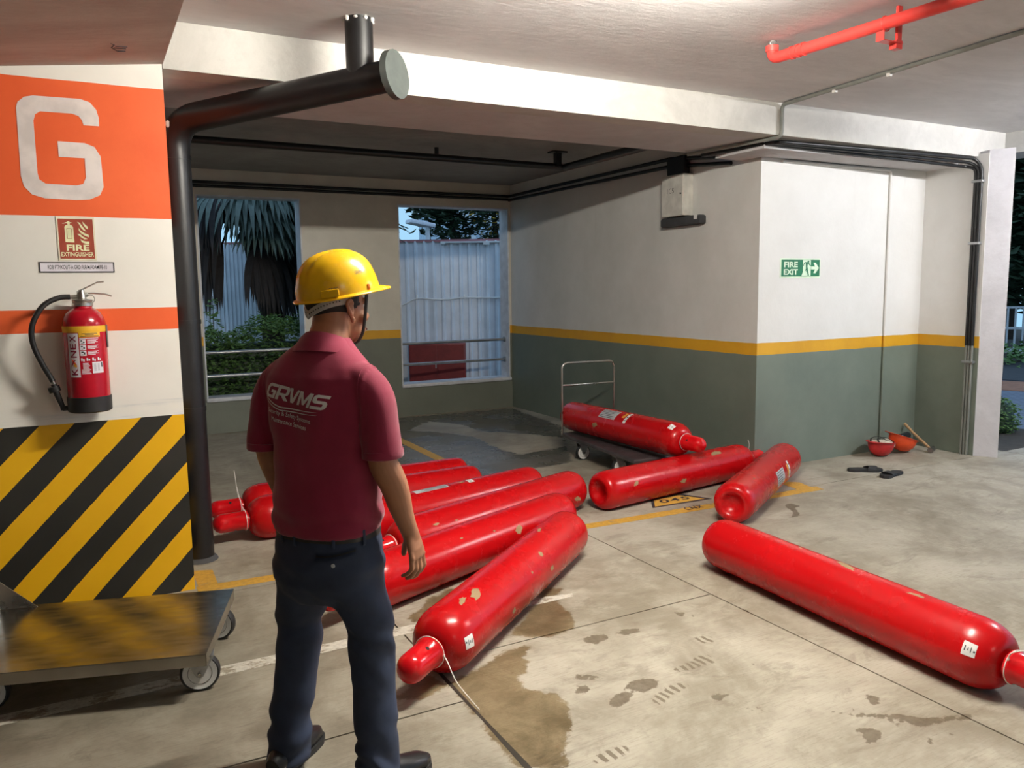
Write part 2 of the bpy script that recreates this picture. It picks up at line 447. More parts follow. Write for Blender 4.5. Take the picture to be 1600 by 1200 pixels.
BAYWET = [(3.364, 5.834), (2.923, 5.998), (2.456, 6.08), (2.125, 7.404), (1.646, 8.398), (2.478, 10.218), (3.3, 9.352), (4.941, 9.295), (4.757, 7.713), (3.85, 6.098), (3.64, 6.05), (3.333, 6.014)]
DRY = [[(3.138, 8.458), (3.586, 8.903), (3.757, 8.64), (3.823, 8.304), (3.806, 7.947), (4.093, 7.679), (4.418, 7.139), (4.125, 6.713), (3.586, 6.635), (3.55, 6.998), (3.627, 7.634), (3.537, 7.942), (3.344, 8.238)]]
STAIN = [[(1.796, 2.462), (1.854, 2.485), (1.93, 2.475), (1.959, 2.425), (1.913, 2.396), (1.851, 2.383), (1.819, 2.408)], [(1.686, 2.404), (1.733, 2.43), (1.783, 2.429), (1.813, 2.411), (1.745, 2.358), (1.692, 2.343), (1.669, 2.369)], [(2.068, 2.254), (2.125, 2.215), (2.051, 2.185), (2.046, 2.213)], [(2.458, 2.944), (2.496, 2.922), (2.464, 2.878), (2.436, 2.884)], [(2.512, 2.902), (2.526, 2.853), (2.518, 2.837), (2.492, 2.862)], [(1.9, 2.923), (2.01, 2.915), (2.016, 2.857), (1.915, 2.835), (1.892, 2.874)], [(2.052, 2.891), (2.129, 2.903), (2.189, 2.878), (2.175, 2.848), (2.103, 2.844)], [(1.692, 2.649), (1.739, 2.608), (1.784, 2.554), (1.718, 2.576), (1.665, 2.607)], [(1.638, 2.565), (1.673, 2.552), (1.676, 2.509), (1.628, 2.496), (1.606, 2.515)], [(2.013, 1.996), (2.028, 1.982), (2.012, 1.974), (2.002, 1.986)], [(1.833, 2.092), (1.847, 2.084), (1.837, 2.076), (1.826, 2.084)], [(2.77, 2.796), (2.814, 2.76), (2.803, 2.735), (2.762, 2.759)], [(2.378, 2.385), (2.405, 2.339), (2.384, 2.348)], [(2.334, 1.802), (2.38, 1.797), (2.427, 1.755), (2.372, 1.719), (2.307, 1.711), (2.304, 1.738), (2.342, 1.756)], [(2.584, 1.952), (2.622, 1.912), (2.579, 1.876), (2.54, 1.88), (2.553, 1.914)], [(2.344, 1.941), (2.44, 1.875), (2.57, 1.794), (2.633, 1.725), (2.767, 1.677), (2.831, 1.653), (2.811, 1.625), (2.682, 1.676), (2.555, 1.699), (2.544, 1.764), (2.422, 1.861)], [(2.464, 1.929), (2.485, 1.917), (2.467, 1.903), (2.447, 1.912)], [(2.496, 1.775), (2.536, 1.758), (2.521, 1.739), (2.493, 1.744)], [(2.566, 1.636), (2.638, 1.621), (2.623, 1.611)], [(2.519, 1.647), (2.528, 1.632), (2.496, 1.6), (2.488, 1.615)], [(2.361, 1.6), (2.382, 1.588), (2.365, 1.579)], [(2.894, 1.623), (3.035, 1.601), (3.014, 1.589)], [(2.709, 2.029), (2.728, 2.018), (2.703, 2.006)], [(4.414, 4.067), (4.475, 4.05), (4.477, 3.974), (4.404, 3.962), (4.326, 3.848), (4.268, 3.796), (4.176, 3.807), (4.248, 3.842), (4.313, 3.89), (4.352, 3.993)]]
PRINT = [[(2.047, 2.485), (2.151, 2.495), (2.257, 2.531), (2.287, 2.497), (2.265, 2.446), (2.194, 2.44), (2.078, 2.446)], [(1.834, 2.333), (1.962, 2.382), (2.024, 2.382), (2.035, 2.34), (1.92, 2.311), (1.835, 2.269)], [(1.389, 2.12), (1.519, 2.138), (1.589, 2.12), (1.533, 2.079), (1.43, 2.073)], [(2.089, 2.113), (2.171, 2.079), (2.152, 2.053), (2.087, 2.096)], [(2.338, 2.673), (2.418, 2.663), (2.417, 2.592), (2.338, 2.602)]]

def sdf(px, py, polys):
    best = np.full(px.shape, -.25)
    for poly in polys:
        a = np.array(poly); d = np.full(px.shape, 9e9); ins = np.zeros(px.shape, bool)
        for i in range(len(a)):
            p, q = a[i], a[(i + 1) % len(a)]; e = q - p
            t = np.clip(((px - p[0]) * e[0] + (py - p[1]) * e[1]) / max(e @ e, 1e-12), 0, 1)
            d = np.minimum(d, np.hypot(px - p[0] - t * e[0], py - p[1] - t * e[1]))
            c = (p[1] > py) != (q[1] > py)
            ins ^= c & (px < (q[0] - p[0]) * (py - p[1]) / (q[1] - p[1] + 1e-12) + p[0])
        best = np.maximum(best, np.where(ins, d, -d))
    return np.clip(best, -.25, .25)

def slab(x0, x1, y0, y1, res, parent, g=.003, tone=1.):
    x0 += g; x1 -= g; y0 += g; y1 -= g
    nx, ny = max(2, int((x1 - x0) / res) + 1), max(2, int((y1 - y0) / res) + 1)
    X, Y = np.meshgrid(np.linspace(x0, x1, nx), np.linspace(y0, y1, ny)); X, Y = X.ravel(), Y.ravel()
    n = nx * ny
    ii, jj = np.meshgrid(np.arange(nx - 1), np.arange(ny - 1)); a = (jj * nx + ii).ravel()
    F = np.stack([a, a + 1, a + nx + 1, a + nx], 1).tolist()
    ring = list(range(nx)) + [k * nx + nx - 1 for k in range(1, ny)] + [(ny - 1) * nx + k for k in range(nx - 2, -1, -1)] + [k * nx for k in range(ny - 2, 0, -1)]
    V = np.stack([X, Y, np.zeros(n)], 1).tolist()
    for k, i in enumerate(ring): V.append((X[i], Y[i], -.014))
    m = len(ring)
    for k in range(m): F.append([ring[(k + 1) % m], ring[k], n + k, n + (k + 1) % m])
    me = bpy.data.meshes.new('concrete_slab'); me.from_pydata(V, [], F)
    px = np.array([q[0] for q in V]); py = np.array([q[1] for q in V])
    at = {'wet': sdf(px, py, WET), 'stain': sdf(px, py, STAIN), 'print': sdf(px, py, PRINT)}
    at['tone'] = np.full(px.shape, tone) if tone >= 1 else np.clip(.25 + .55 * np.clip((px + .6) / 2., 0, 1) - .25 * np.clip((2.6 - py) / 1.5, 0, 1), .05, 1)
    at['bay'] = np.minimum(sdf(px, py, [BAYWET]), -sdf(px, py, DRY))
    for k, v in at.items():
        me.attributes.new(k, 'FLOAT', 'POINT').data.foreach_set('value', v.astype(np.float32))
    me.materials.append(M['concrete']); me.update()
    return link('concrete_slab', me, parent)

floor = struct(MB().box(-5, 9, -6.5, 9.45, -.15, -.013).build('floor', M['soil']))
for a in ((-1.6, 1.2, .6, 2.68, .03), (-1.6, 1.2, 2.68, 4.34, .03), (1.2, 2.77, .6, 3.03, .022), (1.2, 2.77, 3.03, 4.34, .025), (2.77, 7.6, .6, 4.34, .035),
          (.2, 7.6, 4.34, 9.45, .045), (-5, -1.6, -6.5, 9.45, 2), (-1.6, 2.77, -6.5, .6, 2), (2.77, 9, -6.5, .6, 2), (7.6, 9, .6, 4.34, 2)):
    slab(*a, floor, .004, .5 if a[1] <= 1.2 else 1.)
jp = MB()
jw = [.012, .016, .010, .014, .008, .010, .006, .007, .005]
jp.prism([(1.2 - jw[k] * (1.0 + .3 * (k % 2)), .6 + .32 * k) for k in range(9)] + [(1.2 + jw[k] * 1.1, .6 + .32 * k) for k in range(8, -1, -1)], -.013, .0006)
jp.build('joint_sealant', M['joint'], floor)

# shell
col = struct(MB().box(-5, .41, 4.473, 4.92, 0, 2.78).build('wall_left_column', M['column']))
G = [(-0.233, 2.472), (-0.225, 2.498), (-0.197, 2.523), (-0.161, 2.532), (0.035, 2.535), (0.075, 2.523), (0.101, 2.491), (0.11, 2.451), (0.109, 2.413), (0.042, 2.412), (0.035, 2.437), (0.023, 2.454), (-0.004, 2.463), (-0.137, 2.462), (-0.158, 2.447), (-0.167, 2.417), (-0.168, 2.176), (-0.163, 2.146), (-0.138, 2.127), (-0.007, 2.124), (0.021, 2.133), (0.035, 2.164), (0.036, 2.256), (-0.074, 2.256), (-0.074, 2.329), (0.041, 2.328), (0.082, 2.312), (0.106, 2.268), (0.109, 2.122), (0.091, 2.082), (0.044, 2.059), (-0.012, 2.054), (-0.146, 2.058), (-0.198, 2.074), (-0.228, 2.11), (-0.237, 2.157)]
o = MB().prism(G, 0, .002, lambda u, v, h: (u, 4.4728 - h, v)).build('letter_g', M['letter_white'], col); o['label'] = 'large white letter G on the orange band'
# cap over the column, running towards the viewer; its underside falls to the left
struct(MB().prism([(-5, 2.30), (-.282, 2.652), (.415, 2.741), (.415, 3.1), (-5, 3.1)], -6.5, 5.39, lambda u, v, h: (u, h, v)).build('trim_0', M['brown_soffit']))
ink = MB().tube([(.17, 4.10, 2.712), (.185, 4.12, 2.712), (.175, 4.17, 2.712), (.20, 4.22, 2.713), (.235, 4.22, 2.717)], .004, 6)
ink.tube([(.19, 4.14, 2.713), (.24, 4.15, 2.718)], .004, 6); ink.tube([(.185, 4.17, 2.713), (.235, 4.18, 2.718)], .004, 6)
ink.build('ink_scribble', M['ink'], bpy.data.objects['trim_0'])

struct(MB().box(.41, 9, -6.5, 4.473, 2.955, 3.15).build('ceiling', M['ceiling']))
bmw = MB(); bmw.box(.413, 7.56, 4.473, 4.66, 2.72, 3.1); struct(bmw.build('trim_1', M['beam']))
struct(MB().box(.413, 4.72, 4.655, 5.39, 2.722, 3.1).build('trim_2', M['soffit']))
struct(MB().box(4.72, 7.56, 4.655, 5.2, 2.655, 3.1).build('trim_3', M['soffit']))
struct(MB().box(7.55, 7.95, -6.5, 4.66, 2.765, 3.1).build('trim_4', M['beam']))
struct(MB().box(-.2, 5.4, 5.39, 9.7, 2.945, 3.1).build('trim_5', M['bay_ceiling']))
struct(MB().box(5.02, 5.2, 4.9795, 9.7, 0, 2.945).build('wall_right', M['wall_bay']))
wf = MB().box(5.0205, 7.35, 4.979, 5.2, 0, 2.655); struct(wf.build('wall_front', M['wall']))
wr = MB().prism([(7.16, 4.98), (7.155, 4.37), (7.235, 4.335), (7.36, 4.36), (7.36, 4.98)], 0, 2.74); struct(wr.build('wall_right_end', M['wall']))
pc = MB().prism([(7.156, 4.372), (7.255, 4.20), (7.47, 4.36), (7.47, 4.98), (7.34, 4.98)], 0, 2.765); struct(pc.build('trim_6', M['column_end']))
# back wall with its two openings
wb = MB()
for a in ((-.2, 1.12, 0, 2.95), (2.255, 3.447, 0, 2.95), (4.985, 5.2, 0, 2.95), (1.12, 2.255, 0, .385), (3.447, 4.985, 0, .385), (1.12, 2.255, 2.665, 2.95), (3.447, 4.985, 2.645, 2.95)):
    wb.box(a[0], a[1], 9.433, 9.66, a[2], a[3])
struct(wb.build('wall_back', M['wall_back']))
struct(MB().box(-.2, 0, 4.9, 9.5, 0, 2.95).build('wall_left', M['wall']))
struct(MB().box(-5, 9, -6.7, -6.5, -.1, 3.1).build('wall_rear', M['wall']))
struct(MB().box(-5.2, -5, -6.7, 5, -.1, 3.1).build('wall_far_left', M['wall']))
def lining(n, x0, x1, z0, z1):
    root = thing('window_%d' % n, None, None); struct(root)
    MB().box(x0 - .004, x0 + .012, 9.428, 9.665, z0, z1).build('jamb', M['sill'], root)
    MB().box(x1 - .012, x1 + .004, 9.428, 9.665, z0, z1).build('jamb', M['sill'], root)
    MB().box(x0, x1, 9.428, 9.665, z1 - .012, z1 + .004).build('head_lining', M['sill'], root)
    sl = MB(); sl.box(x0 - .01, x1 + .015, 9.405, 9.68, z0 - .02, z0 + .025, b=.008); sl.build('sill', M['sill'], root, 40)
    for z in (.645, .915):
        rl = MB().tube([(x0 + .012, 9.55, z), (x1 - .02, 9.55, z)], .019, 12)
        rl.build('rail', M['galv'], root, 40)
        f = MB().cyl((x1 - .012, 9.55, z), (x1 - .03, 9.55, z), .035, n=14); f.build('rail_flange', M['galv'], root, 40)
lining(1, 1.12, 2.255, .385, 2.665)
lining(2, 3.447, 4.985, .385, 2.645)

# floor paint
def paint(name, polys, mat, label, cat, z=.0014, group=None):
    b = MB()
    for p in polys: b.prism(p, -.001, z)
    return tag(b.build(name, mat), label, cat, group)
paint('painted_line', [[(.42, 4.40), (.42, 4.50), (2.86, 4.395), (5.02, 4.31), (5.0, 4.215), (4.6, 4.225), (2.86, 4.30)], [(.43, 4.505), (.53, 4.50), (.535, 4.74), (.43, 4.78)]], M['floor_yellow'], 'worn yellow bay line running along the mouth of the parking bay', 'floor marking')
paint('painted_line', [[(2.78, 4.5), (2.88, 4.5), (2.91, 8.3), (2.81, 8.3)]], M['floor_yellow'], 'dull yellow divider line running back into the dark wet bay', 'floor marking')
paint('painted_line', [[(-3, 3.385), (2.13, 3.36), (2.15, 3.40), (1.9, 3.445), (-3, 3.475)]], M['floor_white'], 'scuffed white line under the near trolley and man', 'floor marking')
nm = thing('bay_number_marking', 'yellow arrow shaped stencil reading 045 with black border on floor', 'floor marking')
MB().prism([(3.656, 4.675), (3.956, 4.68), (4.065, 4.451), (3.522, 4.476)], -.001, .0012).build('border', M['ink'], nm)
MB().prism([(3.664, 4.643), (3.916, 4.654), (4.018, 4.479), (3.559, 4.494)], 0, .0020).build('panel', M['floor_yellow_new'], nm)
def flatmap(o, ux, uy, z):
    return lambda u, v: (o[0] + ux[0] * u + uy[0] * v, o[1] + ux[1] * u + uy[1] * v, z)
# the stencil reads from the driving lane: u runs along +X, v along +Y
text_part('digits', '045', .27, .085, flatmap((3.803, 4.572), (.999, -.03), (.30, .954), .0028), M['ink'], nm, .02, spacing=1.15)
cx = thing('stencil_code', 'black stencilled letters CNX on the yellow bay line', 'floor marking')
text_part('letters', 'CNX', .165, .075, flatmap((3.783, 4.333), (.996, -.03), (.25, .968), .0026), M['ink'], cx, .022, spacing=1.1)
paint('arrow_marking', [[(4.944, 4.531), (5.011, 4.467), (4.976, 4.35), (4.976, 4.261), (4.768, 4.236), (4.531, 4.253), (4.605, 4.312), (4.83, 4.327), (4.85, 4.494)]], M['floor_yellow'], 'broken yellow arrow marking on floor beyond the upright base cylinder', 'floor marking', .0022)

# ---------------------------------------------------------------- lamps of the car park (the lit tube that brightens the photo is just above the frame)
def batten(x, y, rz, label, tube='tube', z=2.955):
    t = thing('tube_light', label, 'lamp', (x, y, z), rz)
    MB().box(-.62, .62, -.03, .03, -.05, 0, b=.006).build('housing', M['white_paint'], t, 40)
    for s in (-1, 1): MB().box(s * .61 - .012, s * .61 + .012, -.02, .02, -.095, -.045, b=.004).build('lamp_holder', M['white_paint'], t)
    MB().cyl((-.6, 0, -.075), (.6, 0, -.075), .014, n=12).build('fluorescent_tube', M[tube], t, 60)
    return t
batten(2.15, 2.42, 0, 'lit tube light on ceiling over the lying cylinders')
batten(6.9, 2.25, 0, 'lit tube light on ceiling beyond the right edge of the picture', 'tube_right')
batten(2.2, -3.2, 0, 'dimmer tube light on ceiling well behind the viewer', 'tube_rear')

# ---------------------------------------------------------------- gas cylinders
CR_ = .141
PROF = [(0, .052), (.03, .050), (.052, .040), (.070, .014), (.082, .003), (.094, 0), (.110, .004), (.124, .016), (.134, .036), (.1395, .062), (.141, .095), (.141, .5), (.141, 1.0), (.141, 1.56)]
for k in range(1, 11):
    a = k / 10 * PI / 2
    PROF.append((.048 + .093 * math.cos(a) ** .9, 1.56 + .135 * math.sin(a)))
PROF += [(.048, 1.725)]
XM = Matrix.Translation((0, 0, CR_)) @ Matrix.Rotation(PI / 2, 4, 'Y')
def rad(t):
    if t < 1.56: return CR_
    s = min(1, (t - 1.56) / .135); return .048 + .093 * math.sqrt(max(0, 1 - s * s)) ** .9
def onbody(off):
    def fn(t, s):
        r = rad(t) + off; a = s / CR_
        return (t, r * math.sin(a), CR_ + r * math.cos(a))
    return fn
def wrap_patch(poly, off, fn=onbody, cut=.018):
    bm = bmesh.new(); bm.faces.new([bm.verts.new((u, v, 0)) for u, v in poly])
    slice_bm(bm, 0, cut * 1.3); slice_bm(bm, 1, cut); bm_map(bm, fn(off)); return MB().bm(bm)
def blob(cx, cy, rx, ry, seed, n=14, rot=0.):
    q = random.Random(seed); out = []
    for k in range(n):
        a = 2 * PI * k / n; f = q.uniform(.6, 1.15); x, y = rx * f * math.cos(a), ry * f * math.sin(a)
        out.append((cx + x * math.cos(rot) - y * math.sin(rot), cy + x * math.sin(rot) + y * math.cos(rot)))
    return out
body_me = MB().lathe(PROF, 56, XM).mesh('cylinder_body', M['cylinder_red'], 50)
CAPP = [(.050, 1.706), (.064, 1.708), (.066, 1.725), (.060, 1.732), (.0605, 1.86)] + [(.0605 * math.cos(k / 8 * PI / 2), 1.86 + .058 * math.sin(k / 8 * PI / 2)) for k in range(1, 9)]
cap_me = MB().lathe(CAPP, 32, XM).mesh('valve_cap', M['cap_red'], 45)
def deg(a): return R(a) * CR_

def gas_cylinder(loc, th, label, chips=(), tag_at=None, labels=(), tail=None, hole=40, z=0., pitch=0.):
    t = thing('gas_cylinder', label, 'gas cylinder', (loc[0], loc[1], z), th, 'red gas cylinders lying on the floor')
    t.rotation_euler = (0, -pitch, th)
    bd = link('body', body_me, t)
    cp = link('valve_cap', cap_me, t)
    for s in (-1, 1):
        a = R(hole) + (0 if s > 0 else PI)
        hm = MB().cyl((1.785, .0585 * math.sin(a), CR_ + .0585 * math.cos(a)), (1.785, .0612 * math.sin(a), CR_ + .0612 * math.cos(a)), .0085, n=12)
        hm.build('vent_hole', M['black_paint'], cp)
    tm = MB().torus((1.718, 0, CR_), .0668, .0021, 'X', 32, 6)
    if tail:
        tm.tube(smoothpath(tail, 5), .0022, 6); tm.box(tail[0][0] - .004, tail[0][0] + .004, tail[0][1] - .004, tail[0][1] + .004, tail[0][2] - .004, tail[0][2] + .004)
    tm.build('cable_tie', M['tie'], t, 60)
    for i, (u, a, ru, rs, rot) in enumerate(chips):
        wrap_patch(blob(u, deg(a), ru * 1.25, rs * 1.25, i * 7 + int(u * 100), rot=rot), .0007).build('paint_chip', M['chip'], t)
    for kind, t0, t1, a0, a1 in labels:
        wrap_patch([(t0, deg(a0)), (t1, deg(a0)), (t1, deg(a1)), (t0, deg(a1))], .0009).build('label', M[{'g': 'grey_label', 'w': 'sticker', 'o': 'amber'}[kind]], t)
        if kind in 'gw':
            pb = MB(); n = 6 if kind == 'g' else 3
            for k in range(n):
                s0 = deg(a0 + (a1 - a0) * (k + .55) / (n + .4)); s1 = s0 + deg(a1 - a0) / (n + .4) * .3
                e = t1 - (t1 - t0) * (.08 + .25 * ((k * 37) % 7) / 7)
                bm = bmesh.new(); bm.faces.new([bm.verts.new(q) for q in ((t0 + .012, s0, 0), (e, s0, 0), (e, s1, 0), (t0 + .012, s1, 0))]); slice_bm(bm, 1, .01); bm_map(bm, onbody(.0016)); pb.bm(bm)
            pb.build('label_print', M['ink'], t)['kind'] = 'stuff'
    if tag_at:
        u, a = tag_at
        wrap_patch([(u - .024, deg(a) - .028), (u + .024, deg(a) - .028), (u + .024, deg(a) + .028), (u - .024, deg(a) + .028)], .0012, cut=.01).build('inspection_tag', M['sticker'], t)
        pb = MB()
        for k, (du, ds, lu, ls) in enumerate(((-.016, -.01, .004, .02), (-.004, -.006, .003, .012), (.006, -.012, .003, .024), (.016, -.008, .006, .008))):
            bm = bmesh.new(); bm.faces.new([bm.verts.new((u + x, deg(a) + y, 0)) for x, y in ((du, ds), (du + lu, ds), (du + lu, ds + ls), (du, ds + ls))]); bm_map(bm, onbody(.002)); pb.bm(bm)
        pb.build('tag_print', M['ink'], t)['kind'] = 'stuff'
    return t

N_ = 'red gas cylinder '
c1 = gas_cylinder((2.465, 3.936), -2.465, N_ + 'nearest the man, capped end at the viewer, with chipped paint', [(1.39, 21, .045, .017, .35), (1.49, 15, .032, .013, .2), (.455, -5, .03, .008, .3), (.717, 44, .016, .012, 0), (.667, 84, .018, .014, 0), (1.17, 97, .016, .012, 0), (.9, 60, .008, .006, 0)], (1.615, 80), hole=30,
                 tail=[(1.722, .068, CR_ + .0), (1.75, .10, .13), (1.80, .16, .09), (1.82, .225, .045), (1.82, .27, .004)])
gas_cylinder((3.107, 3.353), -1.619, N_ + 'lying alone at the right, its cap cut by the picture edge', [(.912, 2, .055, .017, -.2), (1.297, -7, .034, .009, .1), (.62, 4, .012, .005, 0)], (1.615, -66), hole=-20,
             tail=[(1.722, -.05, CR_ + .045), (1.74, -.06, .22), (1.80, -.05, .25), (1.86, -.05, .235)])
gas_cylinder((3.145, 4.617), .153, N_ + 'end to end with the row, its neck against the wall corner', [(1.222, -27, .055, .018, .1), (.25, -70, .03, .01, .4), (.75, -95, .03, .016, 0)], hole=60,
             tail=[(1.722, 0, CR_ + .068), (1.735, .0, .26), (1.73, .01, .30)])
gas_cylinder((3.722, 3.883), .543, N_ + 'showing its dished base, with grey and white labels on its side', [(.3, -30, .01, .006, 0)], labels=(('g', .73, .96, -58, -104), ('w', 1.11, 1.15, -52, -108), ('o', 1.065, 1.095, -60, -100)))
gas_cylinder((4.10, 6.51), -1.57, N_ + 'resting on the far platform trolley, labelled side up', [(.633, -88, .04, .018, .2)], (1.62, -31), (('g', .66, .90, -12, -56), ('o', .98, 1.015, -14, -40), ('w', 1.03, 1.065, -8, -60)), hole=-60, z=.215, pitch=.012)
gas_cylinder((2.656, 4.310), -2.762, N_ + 'second in the row from the viewer, just behind the chipped one', [(.609, 67, .026, .022, .4), (.8, 50, .008, .006, 0), (1.05, 40, .012, .004, 0)], hole=20)
gas_cylinder((3.055, 4.790), -2.801, N_ + 'third in the row, chipped beside its base rim', [(.145, 100, .036, .014, -.4), (1.46, 50, .02, .006, 0), (1.3, 55, .012, .004, 0)], hole=20)
gas_cylinder((2.865, 5.055), -2.895, N_ + 'fourth in the row, grey label and white tag along its top', [(.71, 6, .028, .006, 0)], labels=(('g', .83, 1.10, -8, 16), ('w', .61, .66, 0, 18)), hole=20)
gas_cylinder((2.513, 5.315), -3.071, N_ + 'fifth in the row, its cap showing left of the man in front', [], hole=-30,
             tail=[(1.722, 0, CR_ + .068), (1.735, .0, .25), (1.75, .01, .31), (1.76, .02, .37)])
gas_cylinder((2.541, 5.615), -3.102, N_ + 'farthest in the row, its cap showing left of the man behind', [(1.0, 10, .03, .004, 0)], hole=40,
             tail=[(1.722, 0, CR_ + .068), (1.73, .0, .26), (1.74, .01, .36), (1.745, .015, .40)])

# ---------------------------------------------------------------- platform trolleys
def castor(parent, x, y, ang, r=.077, tyre='rubber', top=.165):
    c = bpy.data.objects.new('castor', None); COL.objects.link(c); c.parent = parent; c.location = (x, y, 0); c.rotation_euler = (0, 0, ang)
    Mw = Matrix.Translation((0, 0, r)) @ Matrix.Rotation(PI / 2, 4, 'X')
    MB().lathe([(r * .78, -.016), (r * .93, -.019), (r, -.012), (r, .012), (r * .93, .019), (r * .78, .016)], 32, Mw).build('tyre', M[tyre], c, 50)
    MB().lathe([(r * .60, -.0175), (r * .78, -.0185), (r * .86, -.0195), (r * .86, .0195), (r * .78, .0185), (r * .60, .0175)], 32, Mw).build('white_ring', M['wheel_white'], c, 50)
    MB().lathe([(.006, -.022), (r * .22, -.022), (r * .24, -.012), (r * .5, -.012), (r * .6, -.019), (r * .62, -.017), (r * .62, .017), (r * .6, .019), (r * .5, .012), (r * .24, .012), (r * .22, .022), (.006, .022)], 28, Mw).build('hub', M['dull_steel'], c, 40)
    fk = MB()
    for s in (-1, 1):
        fk.prism([(-.012, r - .012), (.012, r - .012), (.055, top), (-.055, top)], s * .0245, s * .028, lambda u, v, h: (u, h, v))
    fk.box(-.055, .055, -.032, .032, top, top + .006); fk.build('fork', M['galv'], c)
    MB().cyl((0, -.036, r), (0, .036, r), .008, n=6).build('axle_bolt', M['steel'], c)
t = thing('platform_trolley', 'stainless platform trolley with worn shiny deck in front of the striped column', 'trolley', (.315, 3.165, 0), R(-17.3), 'platform trolleys')
L_, W_ = 1.04, .69
dk = MB().box(-L_, 0, 0, W_, .196, .200)
for a in ((-L_, 0, 0, .003), (-L_, 0, W_ - .003, W_)): dk.box(a[0], a[1], a[2], a[3], .150, .199)
for x in (-L_, -.003): dk.box(x, x + .003, 0, W_, .150, .199)
for x in (-.3, -.7): dk.box(x - .02, x + .02, .01, W_ - .01, .17, .195)
dk.build('deck', M['deck'], t)
for x, y, a in ((-.05, .115, .12), (-.06, .60, -.25), (-.83, .12, .05), (-.9, .60, 0)): castor(t, x, y, a, top=.145)
MB().tube(elbow([(-L_ + .03, W_ - .03, .20), (-L_ + .03, W_ - .03, .98), (-L_ + .03, .03, .98), (-L_ + .03, .03, .20)], .08), .0165, 14).build('handle', M['steel'], t, 50)
for y in (W_ - .03, .03): MB().prism([(-L_ + .045, .2005), (-L_ + .20, .2005), (-L_ + .045, .335)], y - .0015, y + .0015, lambda u, v, h: (u, h, v)).build('gusset', M['steel'], t)

t = thing('platform_trolley', 'dark platform trolley with tall wire handle carrying a red cylinder', 'trolley', (3.82, 5.10, 0), R(-5.6), 'platform trolleys')
dk = MB(); dk.box(0, .60, 0, 1.36, .170, .207, b=.012); dk.build('deck', M['dark_deck'], t, 40)
for x, y, a in ((.07, .36, .1), (.07, 1.03, .1), (.53, .2, 0), (.53, 1.15, 0)): castor(t, x, y, a, .07, top=.160)
hb = MB().tube(elbow([(.005, 1.33, .19), (.005, 1.33, .885), (.575, 1.33, .885), (.575, 1.33, .19)], .07), .0105, 12); hb.build('handle', M['steel'], t, 50)
MB().cyl((.005, 1.33, .67), (.575, 1.33, .67), .009).build('cross_bar', M['steel'], t, 50)

# ---------------------------------------------------------------- fire extinguisher and signs on the column
t = thing('fire_extinguisher', 'red foam fire extinguisher with black hose hung on the white column', 'fire extinguisher', (-.022, 4.366, 0))
er = .094
MB().lathe([(er, 1.09), (er, 1.445), (er * .985, 1.462), (er * .93, 1.485), (er * .80, 1.508), (er * .60, 1.524), (.042, 1.532), (.040, 1.545)], 44).build('body', M['ext_red'], t, 50)
MB().lathe([(.05, 1.030), (er - .006, 1.030), (er + .003, 1.036), (er + .004, 1.105), (er - .004, 1.108)], 44).build('boot', M['boot'], t, 50)
MB().lathe([(.041, 1.540), (.046, 1.543), (.046, 1.556), (.042, 1.560), (.045, 1.564), (.045, 1.572), (.02, 1.576)], 32).build('collar', M['steel'], t, 40)
vb = MB().lathe([(.018, 1.570), (.018, 1.60), (.013, 1.607), (.013, 1.62)], 16); vb.box(-.02, .028, -.012, .012, 1.585, 1.608, b=.004); vb.cyl((-.018, 0, 1.588), (-.062, 0, 1.586), .009); vb.build('valve', M['steel'], t, 40)
MB().tube([(-.02, 0, 1.608), (.03, 0, 1.635), (.07, 0, 1.655), (.098, 0, 1.658)], [(.004, .012)] * 4, 10, (0, 0, 1)).build('squeeze_lever', M['steel'], t, 40)
MB().tube([(0, 0, 1.602), (.05, 0, 1.603), (.10, 0, 1.598), (.128, 0, 1.588)], [(.004, .012)] * 4, 10, (0, 0, 1)).build('carry_handle', M['steel'], t, 40)
MB().torus((.034, -.012, 1.575), .02, .0018, 'Y', 16, 6).build('safety_pin', M['steel'], t, 60)
MB().tube(smoothpath([(-.05, 0, 1.587), (-.10, -.005, 1.582), (-.165, -.02, 1.545), (-.213, -.025, 1.46), (-.218, -.02, 1.375), (-.19, -.01, 1.28), (-.158, 0, 1.205), (-.150, 0, 1.185)], 6), .0125, 12).build('hose', M['hose'], t, 60)
MB().cyl((-.156, 0, 1.20), (-.145, 0, 1.168), .011).build('ferrule', M['steel'], t, 50)
nz = MB().tube([(-.148, 0, 1.172), (-.136, 0, 1.12), (-.118, 0, 1.062), (-.116, 0, 1.044)], [.013, .014, .011, .011], 12); nz.cyl((-.150, 0, 1.160), (-.143, 0, 1.135), .026); nz.tube([(-.119, 0, 1.052), (-.098, 0, 1.052), (-.088, 0, 1.055)], .012); nz.build('nozzle', M['boot'], t, 50)
bk = MB().box(-.02, .02, .085, .108, 1.44, 1.60); bk.box(.093, .099, -.03, .0, 1.34, 1.45); bk.build('wall_bracket', M['galv'], t)
def onext(off):
    def fn(s, z):
        a = s / er; return ((er + off) * math.sin(a), -(er + off) * math.cos(a), z)
    return fn
def ed(a): return R(a) * er
def epatch(nm, a0, a1, z0, z1, mat, off=.0008, parent=t):
    return wrap_patch([(ed(a0), z0), (ed(a1), z0), (ed(a1), z1), (ed(a0), z1)], off, onext, .012).build(nm, M[mat], parent)
MB().lathe([(er + .0006, 1.418), (er + .0010, 1.419), (er + .0010, 1.447), (er + .0006, 1.448)], 44).build('yellow_band', M['yellow_paint'], t, 50)
lp = epatch('name_panel', -50, -18, 1.205, 1.415, 'sign_white')
